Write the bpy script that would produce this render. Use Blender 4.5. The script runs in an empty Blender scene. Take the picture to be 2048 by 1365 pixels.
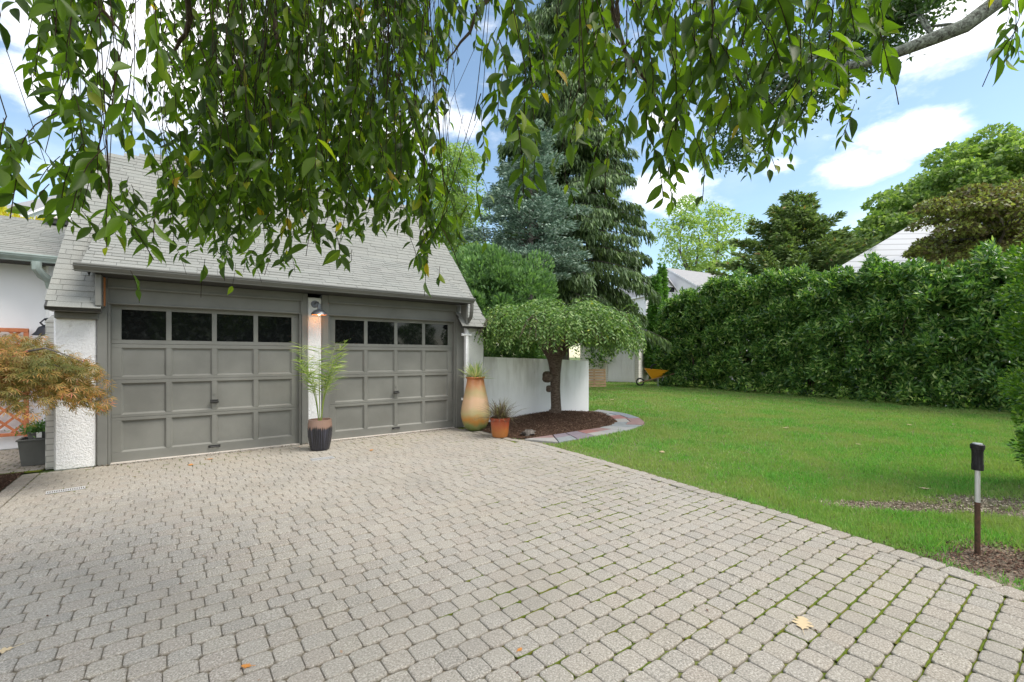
import bpy, math, random
import numpy as np
from mathutils import Vector, Matrix
R = math.radians
random.seed(7); rng = np.random.default_rng(7)
SC = bpy.context.scene
COL = SC.collection
# ---------------------------------------------------------------- camera
# World frame: x runs along the garage front, y into the garage, origin at the garage's front left corner.
YAW = math.atan2(905, 1210)
UX, UY = math.cos(YAW), math.sin(YAW)
CAM = (1.203, -7.969, 1.42)
cd = bpy.data.cameras.new('camera'); cam = bpy.data.objects.new('camera', cd); COL.objects.link(cam)
cam.location = CAM
cam.rotation_euler = (R(90), 0, -YAW)      # set exactly below
fwd = Vector((UY, UX, 0))
cam.rotation_euler = (R(90), 0, math.atan2(-fwd.x, fwd.y))
cd.sensor_width = 36; cd.lens = 36*905/2048; cd.shift_y = 31.5/2048
cd.clip_start = 0.05; cd.clip_end = 2000
SC.camera = cam
def at(px, d, z=0.0):
    """point d metres ahead of the camera in photo column px"""
    X = (px-1024)/905*d
    return Vector((CAM[0]+X*UX+d*UY, CAM[1]-X*UY+d*UX, z))
def gz(px, py, z=0.0):
    return at(px, 905*(1.42-z)/(py-714), z)
def zat(py, d): return 1.42+(714-py)*d/905
# ---------------------------------------------------------------- sky and sun
SUN_AZ_CAM, SUN_EL = R(104), R(56)          # high on the right, beyond the end of the hedge
def camdir(az):                            # horizontal world direction, az clockwise from the view axis
    s, c = math.sin(az), math.cos(az)
    return Vector((s*UX+c*UY, -s*UY+c*UX, 0))
sd = camdir(SUN_AZ_CAM)*math.cos(SUN_EL)+Vector((0, 0, math.sin(SUN_EL)))
sl = bpy.data.lights.new('sun', 'SUN'); sun = bpy.data.objects.new('sun', sl); COL.objects.link(sun)
sl.energy = 2.0; sl.angle = R(32); sl.color = (1, .94, .84)
sun.rotation_euler = sd.to_track_quat('Z', 'Y').to_euler()
w = bpy.data.worlds.new('World'); SC.world = w; w.use_nodes = True
nt = w.node_tree; nt.nodes.clear()
def wn(t, **k):
    n = nt.nodes.new(t)
    for a, b in k.items(): setattr(n, a, b)
    return n
sky = wn('ShaderNodeTexSky', sky_type='NISHITA', sun_disc=False, sun_elevation=SUN_EL, sun_rotation=math.atan2(sd.x, sd.y))
sky.air_density = 1.0; sky.dust_density = .6; sky.ozone_density = 2.0
tc = wn('ShaderNodeTexCoord'); sep = wn('ShaderNodeSeparateXYZ'); nt.links.new(tc.outputs['Generated'], sep.inputs[0])
def M(op, a, b=None, c=None):
    n = wn('ShaderNodeMath', operation=op)
    for i, v in enumerate((a, b, c)):
        if v is None: continue
        if isinstance(v, (int, float)): n.inputs[i].default_value = v
        else: nt.links.new(v, n.inputs[i])
    return n.outputs[0]
az = M('ARCTAN2', sep.outputs[0], sep.outputs[1]); el = M('ARCSINE', sep.outputs[2])
def noise(scale, det, rough, vec, dist=0):
    n = wn('ShaderNodeTexNoise'); n.inputs['Scale'].default_value = scale; n.inputs['Detail'].default_value = det
    n.inputs['Roughness'].default_value = rough; n.inputs['Distortion'].default_value = dist
    nt.links.new(vec, n.inputs['Vector']); return n.outputs['Fac']
mp = wn('ShaderNodeMapping'); mp.inputs['Scale'].default_value = (1, 1, 2.2); nt.links.new(tc.outputs['Generated'], mp.inputs[0])
n1 = noise(7, 8, .62, mp.outputs[0]); n2 = noise(2.2, 6, .55, mp.outputs[0])
acc = None
view_az = math.atan2(UY, UX)
for px, py, rx, ry, k in [(1900, 60, 150, 85, 1.2), (1760, 30, 60, 60, .8), (1840, 268, 130, 48, 1.2), (1720, 335, 95, 42, 1), (1345, 385, 85, 58, 1.2),
                       (1320, 235, 40, 30, .9), (2040, 292, 35, 22, 1.2), (70, 170, 120, 55, 1), (120, 60, 160, 70, 1), (420, 120, 330, 190, 1.3),
                       (760, 300, 140, 90, 1), (1190, 430, 60, 30, .8), (900, 230, 70, 50, .8), (640, 60, 160, 90, 1), (1560, 330, 40, 22, .5)]:
    x = (px-1024)/905; z = (714-py)/905
    a0 = view_az+math.atan(x); e0 = math.atan(z/math.hypot(1, x))
    ra = rx/905/(1+x*x); re = ry/905/math.hypot(1, x)/(1+z*z/(1+x*x))
    dx = M('DIVIDE', M('SUBTRACT', az, a0), ra); dy = M('DIVIDE', M('SUBTRACT', el, e0), re)
    f = M('MULTIPLY', M('MAXIMUM', M('SUBTRACT', 1.5, M('ADD', M('MULTIPLY', dx, dx), M('MULTIPLY', dy, dy))), 0), k*.5)
    acc = f if acc is None else M('MAXIMUM', acc, f)
back = M('MULTIPLY', M('MAXIMUM', M('SUBTRACT', .35, M('ADD', M('MULTIPLY', sep.outputs[0], UY), M('MULTIPLY', sep.outputs[1], UX))), 0), .42)   # extra cloud added behind the camera as neutral white fill light
gen = M('MULTIPLY', M('ADD', M('SUBTRACT', n2, .56), back), 2.0)
body = M('ADD', acc, M('MULTIPLY', M('SUBTRACT', n1, .5), 2.2))
body = M('MAXIMUM', M('SUBTRACT', body, .22), M('MULTIPLY', gen, .55))
cr = wn('ShaderNodeMapRange', interpolation_type='SMOOTHSTEP'); nt.links.new(body, cr.inputs[0])
cr.inputs[1].default_value = -.15; cr.inputs[2].default_value = .75; cr.inputs[3].default_value = 0; cr.inputs[4].default_value = .96
n3 = noise(16, 5, .6, mp.outputs[0])
ccol = wn('ShaderNodeMixRGB'); ccol.inputs[1].default_value = (7.4, 7.5, 8.0, 1); ccol.inputs[2].default_value = (9.9, 9.75, 9.5, 1)
crf = wn('ShaderNodeMapRange'); nt.links.new(n3, crf.inputs[0]); crf.inputs[1].default_value = .35; crf.inputs[2].default_value = .55
nt.links.new(crf.outputs[0], ccol.inputs[0])
# the sky's blue a little more saturated
tint = wn('ShaderNodeMixRGB', blend_type='MULTIPLY'); tint.inputs[0].default_value = 1; tint.inputs[2].default_value = (1.28, 1.26, 1.12, 1)
nt.links.new(sky.outputs[0], tint.inputs[1])
mx = wn('ShaderNodeMixRGB'); nt.links.new(cr.outputs[0], mx.inputs[0]); nt.links.new(tint.outputs[0], mx.inputs[1]); nt.links.new(ccol.outputs[0], mx.inputs[2])
bg = wn('ShaderNodeBackground'); bg.inputs['Strength'].default_value = .10; nt.links.new(mx.outputs[0], bg.inputs[0])
wo = wn('ShaderNodeOutputWorld'); nt.links.new(bg.outputs[0], wo.inputs[0])
SC.view_settings.view_transform = 'Standard'; SC.view_settings.look = 'None'
SC.view_settings.exposure = 1.08; SC.view_settings.gamma = 1
SC.cycles.max_bounces = 8; SC.cycles.transparent_max_bounces = 8
# ---------------------------------------------------------------- materials
class Mat:
    def __init__(s, name):
        s.m = bpy.data.materials.new(name); s.m.use_nodes = True; s.t = s.m.node_tree
        s.b = s.t.nodes['Principled BSDF']; s.out = s.t.nodes['Material Output']
    def n(s, t, **k):
        n = s.t.nodes.new(t)
        for a, b in k.items(): setattr(n, a, b)
        return n
    def l(s, a, b): s.t.links.new(a, b)
    def co(s, kind='Object', scale=None):
        c = s.n('ShaderNodeTexCoord').outputs[kind]
        if scale:
            m = s.n('ShaderNodeMapping'); m.inputs['Scale'].default_value = scale; s.l(c, m.inputs[0]); c = m.outputs[0]
        return c
    def noise(s, scale, det=4, rough=.55, vec=None, dist=0):
        n = s.n('ShaderNodeTexNoise'); n.inputs['Scale'].default_value = scale; n.inputs['Detail'].default_value = det
        n.inputs['Roughness'].default_value = rough; n.inputs['Distortion'].default_value = dist
        s.l(vec if vec is not None else s.co(), n.inputs['Vector']); return n.outputs['Fac']
    def ramp(s, fac, stops, mode='LINEAR'):
        r = s.n('ShaderNodeValToRGB'); e = r.color_ramp.elements; r.color_ramp.interpolation = mode
        while len(e) < len(stops): e.new(.5)
        for q, (p, c) in zip(e, stops):
            q.position = p; q.color = (*c, 1) if len(c) == 3 else c
        s.l(fac, r.inputs[0]); return r.outputs[0]
    def mix(s, fac, a, b, mode='MIX'):
        m = s.n('ShaderNodeMixRGB', blend_type=mode)
        for i, v in enumerate((fac, a, b)):
            if isinstance(v, (int, float)): m.inputs[i].default_value = v
            elif isinstance(v, tuple): m.inputs[i].default_value = (*v, 1)
            else: s.l(v, m.inputs[i])
        return m.outputs[0]
    def math(s, op, a, b):
        m = s.n('ShaderNodeMath', operation=op)
        for i, v in enumerate((a, b)):
            if isinstance(v, (int, float)): m.inputs[i].default_value = v
            else: s.l(v, m.inputs[i])
        return m.outputs[0]
    def rng(s, v, a, b, c=0, d=1):
        m = s.n('ShaderNodeMapRange'); s.l(v, m.inputs[0])
        for i, q in enumerate((a, b, c, d)): m.inputs[i+1].default_value = q
        return m.outputs[0]
    def island(s): return s.n('ShaderNodeNewGeometry').outputs['Random Per Island']
    def pos(s): return s.n('ShaderNodeNewGeometry').outputs['Position']
    def col(s, v):
        if isinstance(v, tuple): s.b.inputs['Base Color'].default_value = (*v, 1)
        else: s.l(v, s.b.inputs['Base Color'])
        return s
    def rough(s, v, spec=None):
        if isinstance(v, (int, float)): s.b.inputs['Roughness'].default_value = v
        else: s.l(v, s.b.inputs['Roughness'])
        if spec is not None: s.b.inputs['Specular IOR Level'].default_value = spec
        return s
    def bump(s, h, strength=.3, dist=.01):
        b = s.n('ShaderNodeBump'); b.inputs['Strength'].default_value = strength; b.inputs['Distance'].default_value = dist
        s.l(h, b.inputs['Height']); s.l(b.outputs[0], s.b.inputs['Normal']); return s
    def metal(s, v): s.b.inputs['Metallic'].default_value = v; return s

def leaf_mat(name, stops, trans=.45, tcol=None, rough=.45, spec=.4, patch=None, patchscale=.6, bright=1.45):
    m = Mat(name); stops = [(p, tuple(min(.6, q*bright) for q in c_)) for p, c_ in stops]; c = m.ramp(m.island(), stops)
    if patch:
        c = m.mix(m.rng(m.noise(patchscale, 3, .6, m.pos()), .42, .62), c, patch)
    m.col(c).rough(rough, spec)
    t = m.n('ShaderNodeBsdfTranslucent')
    if tcol is None: tcol = (1.5, 1.7, .6)
    tc_ = m.mix(1.0, c, tcol, 'MULTIPLY'); m.l(tc_, t.inputs[0])
    x = m.n('ShaderNodeMixShader'); x.inputs[0].default_value = trans
    m.l(m.b.outputs[0], x.inputs[1]); m.l(t.outputs[0], x.inputs[2]); m.l(x.outputs[0], m.out.inputs[0])
    return m.m

MT = {}
m = Mat('stucco'); c = m.co('Object')
f = m.noise(2.5, 5, .6, c); m.col(m.ramp(f, [(.3, (.74, .74, .75)), (.6, (.82, .82, .82))])).rough(.9, .2)
m.bump(m.noise(38, 4, .6, c, .6), .9, .02); MT['stucco'] = m.m
m = Mat('smooth_white_wall'); c = m.co('Object')
st = m.noise(3, 6, .6, m.co('Object', (1.3, 1.3, .25))); z = m.n('ShaderNodeSeparateXYZ'); m.l(c, z.inputs[0])
f = m.math('MULTIPLY', m.rng(st, .42, .62), m.rng(z.outputs[2], .3, 1.35))
base = m.mix(m.math('MULTIPLY', f, .7), (.86, .87, .88), (.40, .40, .37))
m.col(base).rough(.85, .25); m.bump(m.noise(30, 4, .6, c), .3, .01); MT['wallwhite'] = m.m
m = Mat('house_white'); m.col((.8, .81, .84)).rough(.85, .2); m.bump(m.noise(25, 4, .6), .3, .01); MT['housewhite'] = m.m
m = Mat('painted_brick'); c = m.co('Object')
br = m.n('ShaderNodeTexBrick'); br.inputs['Scale'].default_value = 1; br.inputs['Brick Width'].default_value = .2; br.inputs['Row Height'].default_value = .075
br.inputs['Mortar Size'].default_value = .006; br.inputs['Color1'].default_value = (.62, .61, .58, 1); br.inputs['Color2'].default_value = (.68, .67, .64, 1); br.inputs['Mortar'].default_value = (.4, .39, .37, 1)
rt = m.n('ShaderNodeMapping'); rt.inputs['Rotation'].default_value = (R(90), 0, 0); m.l(c, rt.inputs[0]); m.l(rt.outputs[0], br.inputs[0])
m.col(br.outputs[0]).rough(.8); MT['brick'] = m.m
def paint(name, colr, rough=.5, var=.12, grime=True):
    m = Mat(name); c = m.co('Object'); f = m.noise(1.7, 5, .6, c)
    a = tuple(q*(1-var) for q in colr); b = tuple(q*(1+var) for q in colr)
    cc = m.ramp(f, [(.35, a), (.65, b)])
    if grime:
        g = m.rng(m.noise(9, 6, .7, m.co('Object', (1, 1, .4))), .62, .75, 0, .35); cc = m.mix(g, cc, tuple(q*.7+.03 for q in colr))
    m.col(cc).rough(m.rng(m.noise(6, 4), .3, .7, rough-.08, rough+.1), .35)
    m.bump(m.noise(60, 3, .5, m.co('Object', (.3, 1, 1))), .08, .004); return m.m
MT['greypaint'] = paint('grey_door_paint', (.188, .188, .17), .42)
MT['trimpaint'] = paint('grey_trim_paint', (.178, .178, .163), .5)
MT['gutter'] = paint('gutter_metal', (.15, .15, .138), .4)
MT['whitepaint'] = paint('white_paint', (.86, .86, .88), .5, .03, False)
MT['greenish'] = paint('weathered_green_metal', (.3, .36, .34), .6, .2)
m = Mat('dark_glass'); c = m.co('Object')
d = m.ramp(m.noise(14, 6, .7, c), [(.5, (.007, .008, .008)), (.64, (.016, .018, .017)), (.76, (.07, .07, .065))])
m.col(d).rough(.04, .35); MT['glass'] = m.m
m = Mat('black_iron'); m.col((.02, .02, .02)).rough(.5); MT['iron'] = m.m
m = Mat('rusty_wood'); m.col((.42, .16, .06)).rough(.8); MT['rust'] = m.m
m = Mat('shingle')
isl = m.island(); c = m.ramp(isl, [(0, (.16, .162, .145)), (.35, (.19, .192, .174)), (.7, (.228, .228, .205)), (1, (.176, .186, .168))])
g = m.rng(m.noise(1.3, 5, .65, m.pos()), .35, .7); c = m.mix(m.math('MULTIPLY', g, .35), c, (.20, .22, .20))
c = m.mix(.35, c, m.ramp(m.noise(220, 2, .5), [(.35, (.18, .18, .17)), (.65, (.5, .5, .48))])); m.col(c).rough(.92, .1)
m.bump(m.noise(160, 3, .6), .4, .004); MT['shingle'] = m.m
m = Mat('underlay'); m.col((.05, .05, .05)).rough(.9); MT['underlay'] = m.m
m = Mat('slate_far'); c = m.co('Object'); wv = m.n('ShaderNodeTexWave', wave_type='BANDS', bands_direction='Z'); wv.inputs['Scale'].default_value = 2.2; m.l(c, wv.inputs[0])
m.col(m.mix(m.rng(wv.outputs['Fac'], .0, .2), (.2, .2, .21), m.ramp(m.noise(4, 5), [(.3, (.3, .3, .31)), (.7, (.38, .37, .37))]))).rough(.85); MT['farroof'] = m.m
m = Mat('pale_far_roof'); c = m.co('Object'); wv = m.n('ShaderNodeTexWave', wave_type='BANDS', bands_direction='Z'); wv.inputs['Scale'].default_value = .85; m.l(c, wv.inputs[0])
m.col(m.mix(m.rng(wv.outputs['Fac'], .0, .12), (.17, .18, .20), (.34, .36, .39))).rough(.6); MT['palepanel'] = m.m
m = Mat('siding'); c = m.co('Object'); wv = m.n('ShaderNodeTexWave', wave_type='BANDS', bands_direction='Z', wave_profile='SAW'); wv.inputs['Scale'].default_value = 2.6; m.l(c, wv.inputs[0])
m.col(m.mix(m.rng(wv.outputs['Fac'], .0, .2), (.5, .48, .45), (.8, .78, .74))).rough(.6); m.bump(wv.outputs['Fac'], .5, .02); MT['siding'] = m.m
# pavers
m = Mat('concrete_paver'); P = m.pos()
t1 = m.ramp(m.island(), [(0, (.30, .25, .215)), (.15, (.355, .33, .28)), (.35, (.28, .275, .26)), (.55, (.38, .355, .31)), (.75, (.32, .275, .24)), (.9, (.235, .23, .215)), (1, (.32, .31, .295))])
spk = m.noise(105, 4, .8, P); s1 = m.ramp(spk, [(.36, (.03, .027, .022)), (.45, (.26, .235, .20)), (.54, (.36, .33, .285)), (.64, (.74, .70, .63))])
c = m.mix(.68, t1, s1); big = m.noise(.45, 4, .6, P); c = m.mix(m.rng(big, .4, .65, 0, .25), c, (.40, .38, .355))
warm = m.rng(m.noise(.7, 4, .6, m.co('Object', (1, 1.3, 1))), .45, .65, 0, .22); c = m.mix(warm, c, (.36, .32, .255))
dk = m.rng(m.noise(1.1, 5, .65, P), .50, .70, 0, .38); c = m.mix(dk, c, (.23, .215, .185))
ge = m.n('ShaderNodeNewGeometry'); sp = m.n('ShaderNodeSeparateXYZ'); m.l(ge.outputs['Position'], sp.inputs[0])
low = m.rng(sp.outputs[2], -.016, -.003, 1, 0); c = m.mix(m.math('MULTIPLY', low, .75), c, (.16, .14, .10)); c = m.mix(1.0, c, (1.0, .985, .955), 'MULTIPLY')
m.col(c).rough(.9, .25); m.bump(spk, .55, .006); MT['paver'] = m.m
m = Mat('joint_sand'); P = m.pos(); nz = m.noise(1.3, 5, .65, P); sp = m.n('ShaderNodeSeparateXYZ'); m.l(P, sp.inputs[0])
g1 = m.rng(m.math('SUBTRACT', sp.outputs[0], m.math('MULTIPLY', sp.outputs[1], .6)), 5.6, 8.4)      # mossier towards the lawn edge
g2 = m.rng(sp.outputs[1], -1.7, -.5)
g = m.math('ADD', m.math('MULTIPLY', m.math('MAXIMUM', g1, g2), .40), nz); g = m.rng(g, .58, .78)
mossc = m.ramp(m.noise(14, 5, .7, P), [(.35, (.07, .10, .012)), (.5, (.14, .19, .02)), (.68, (.20, .16, .03))])
m.col(m.mix(g, m.ramp(m.noise(40, 4, .7, P), [(.3, (.15, .13, .09)), (.7, (.34, .30, .23))]), mossc)).rough(1, .1); m.bump(m.noise(120, 4, .7, P), .8, .01); MT['joint'] = m.m
# ground
m = Mat('lawn_soil'); P = m.pos(); f = m.noise(.9, 5, .6, P)
c = m.ramp(m.noise(55, 4, .75, P), [(.3, (.09, .07, .05)), (.5, (.22, .18, .135)), (.7, (.42, .36, .28))])
c = m.mix(m.rng(f, .5, .62, 0, .5), c, m.ramp(m.noise(30, 4, .7, P), [(.3, (.09, .11, .04)), (.7, (.17, .21, .08))])); m.col(c).rough(1, .1)
m.bump(m.noise(60, 4, .7, P), .8, .02); MT['soil'] = m.m
m = Mat('far_ground'); P = m.pos(); m.col(m.ramp(m.noise(.3, 5, .6, P), [(.4, (.09, .15, .04)), (.6, (.16, .17, .09))])).rough(1, .1); MT['farground'] = m.m
m = Mat('asphalt_pale'); m.col(m.ramp(m.noise(5, 5, .6), [(.3, (.5, .45, .4)), (.7, (.62, .57, .52))])).rough(.9); MT['pale'] = m.m
m = Mat('mulch_bed'); P = m.pos(); m.col(m.ramp(m.noise(70, 4, .8, P), [(.35, (.03, .018, .012)), (.55, (.10, .06, .04)), (.72, (.24, .16, .11))])).rough(1, .1); m.bump(m.noise(70, 4, .8, P), 1, .03); MT['mulch'] = m.m
m = Mat('mulch_chip'); m.col(m.ramp(m.island(), [(0, (.035, .02, .014)), (.4, (.09, .05, .034)), (.75, (.17, .10, .07)), (1, (.36, .26, .18))])).rough(.9, .2); MT['chip'] = m.m
m = Mat('straw'); m.col(m.ramp(m.island(), [(0, (.10, .07, .05)), (.35, (.22, .17, .12)), (.75, (.40, .34, .25)), (1, (.55, .48, .36))])).rough(.9, .2); MT['straw'] = m.m
m = Mat('flagstone'); P = m.pos()
m.col(m.mix(.3, m.ramp(m.island(), [(0, (.27, .075, .06)), (.2, (.20, .235, .25)), (.36, (.30, .31, .31)), (.5, (.24, .12, .11)), (.6, (.17, .21, .25)), (.75, (.33, .32, .30)), (.88, (.17, .13, .17))], 'CONSTANT'), m.ramp(m.noise(9, 5, .7, P), [(.3, (.16, .15, .15)), (.7, (.38, .36, .35))]))).rough(.75)
m.bump(m.noise(25, 4, .6, P), .4, .01); MT['flag'] = m.m
m = Mat('grass_blade'); c = m.ramp(m.island(), [(0, (.12, .24, .05)), (.4, (.16, .38, .07)), (.8, (.23, .50, .105)), (.93, (.28, .38, .10)), (1, (.48, .42, .24))])
c = m.mix(m.rng(m.noise(.9, 5, .65, m.pos()), .40, .60, 0, .7), c, (.35, .38, .14)); m.col(c).rough(.55, .3)
t = m.n('ShaderNodeBsdfTranslucent'); m.l(m.mix(1, c, (1.2, 1.5, .5), 'MULTIPLY'), t.inputs[0]); x = m.n('ShaderNodeMixShader'); x.inputs[0].default_value = .35
m.l(m.b.outputs[0], x.inputs[1]); m.l(t.outputs[0], x.inputs[2]); m.l(x.outputs[0], m.out.inputs[0]); MT['blade'] = m.m
def bark(name, a, b, sc=12, zs=.25):
    m = Mat(name); c = m.co('Object', (1, 1, zs)); f = m.noise(sc, 6, .7, c, .4); m.col(m.ramp(f, [(.35, a), (.65, b)])).rough(.95, .15); m.bump(f, 1, .03); return m.m
MT['bark'] = bark('bark', (.05, .035, .025), (.15, .115, .085))
MT['cherrybark'] = bark('ringed_cherry_bark', (.055, .035, .025), (.19, .15, .12), 16, 3)
MT['greybark'] = bark('grey_bark', (.07, .06, .055), (.2, .18, .16))
MT['lichen'] = bark('lichen_bark', (.035, .03, .025), (.30, .33, .28), 14, 1)
MT['twig'] = bark('twig_bark', (.02, .014, .01), (.06, .04, .025), 30)
MT['L_cherry'] = leaf_mat('cherry_leaf', [(0, (.022, .042, .008)), (.5, (.045, .078, .012)), (.9, (.085, .135, .018)), (.99, (.14, .17, .02)), (1, (.32, .2, .02))], .5, (2.7, 3.1, .6), .48, .35, bright=1.2)
MT['L_umbrella'] = leaf_mat('umbrella_cherry_leaf', [(0, (.05, .10, .028)), (.5, (.11, .19, .055)), (.9, (.21, .30, .10)), (.995, (.30, .36, .18)), (1, (.5, .4, .02))], .3, (1.3, 1.5, .5), .45)
MT['L_laurel'] = leaf_mat('laurel_leaf', [(0, (.02, .06, .018)), (.45, (.07, .15, .04)), (.8, (.15, .27, .065)), (1, (.34, .46, .15))], .28, (1.5, 1.7, .5), .27, .6)
MT['L_thuja'] = leaf_mat('arborvitae_leaf', [(0, (.05, .10, .04)), (.5, (.09, .17, .06)), (1, (.18, .29, .11))], .25, rough=.6)
MT['L_thuja2'] = leaf_mat('columnar_arborvitae_leaf', [(0, (.05, .12, .025)), (1, (.12, .25, .05))], .25, rough=.6)
MT['L_blue'] = leaf_mat('blue_spruce_needle', [(0, (.07, .12, .085)), (.5, (.15, .22, .17)), (1, (.34, .42, .35))], .12, (1, 1.1, 1), .6)
MT['L_norway'] = leaf_mat('spruce_needle', [(0, (.04, .065, .03)), (.6, (.08, .13, .055)), (1, (.16, .23, .09))], .2, rough=.6)
MT['L_yew'] = leaf_mat('hemlock_needle', [(0, (.07, .11, .045)), (.6, (.13, .185, .075)), (.95, (.20, .26, .11)), (1, (.25, .14, .07))], .2, rough=.6)
MT['L_maple'] = leaf_mat('maple_leaf', [(0, (.07, .12, .035)), (.5, (.14, .21, .065)), (1, (.26, .32, .12))], .4, rough=.5)
MT['L_pale'] = leaf_mat('pale_leaf', [(0, (.12, .18, .06)), (.6, (.20, .28, .09)), (1, (.32, .36, .14))], .4, rough=.5)
MT['L_lime'] = leaf_mat('lime_leaf', [(0, (.12, .18, .05)), (.6, (.20, .28, .09)), (1, (.34, .40, .17))], .4, rough=.5)
MT['L_bronze'] = leaf_mat('bronze_leaf', [(0, (.055, .05, .025)), (.35, (.11, .09, .04)), (.55, (.12, .15, .045)), (1, (.27, .32, .08))], .3, (1.3, 1.3, .6))
MT['L_jmaple'] = leaf_mat('laceleaf', [(0, (.10, .10, .03)), (.35, (.28, .20, .045)), (.7, (.42, .22, .06)), (.93, (.45, .24, .12)), (1, (.4, .06, .05))], .35, (1.3, 1.2, .6), patch=(.15, .16, .04), patchscale=2.2, bright=1.2)
MT['L_box'] = leaf_mat('holly_leaf', [(0, (.035, .09, .015)), (.5, (.075, .16, .02)), (1, (.19, .29, .03))], .3, (1.4, 1.7, .4), .3, .6)
MT['L_yellow'] = leaf_mat('yellow_leaf', [(0, (.45, .28, .02)), (.5, (.6, .42, .03)), (1, (.4, .42, .05))], .4, (1.3, 1.2, .5))
MT['L_dark'] = leaf_mat('oak_leaf_dark', [(0, (.025, .055, .02)), (1, (.07, .12, .035))], .3)
MT['L_palm'] = leaf_mat('palm_leaf', [(0, (.08, .14, .03)), (1, (.27, .32, .09))], .3)
MT['L_yucca'] = leaf_mat('yucca_leaf', [(0, (.16, .26, .08)), (.5, (.42, .46, .22)), (1, (.6, .58, .36))], .2)
MT['L_fountain'] = leaf_mat('fountain_grass_leaf', [(0, (.045, .03, .03)), (.6, (.11, .08, .06)), (1, (.2, .2, .08))], .2)
MT['L_herb'] = leaf_mat('herb_leaf', [(0, (.04, .10, .03)), (1, (.12, .22, .06))], .3)
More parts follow.
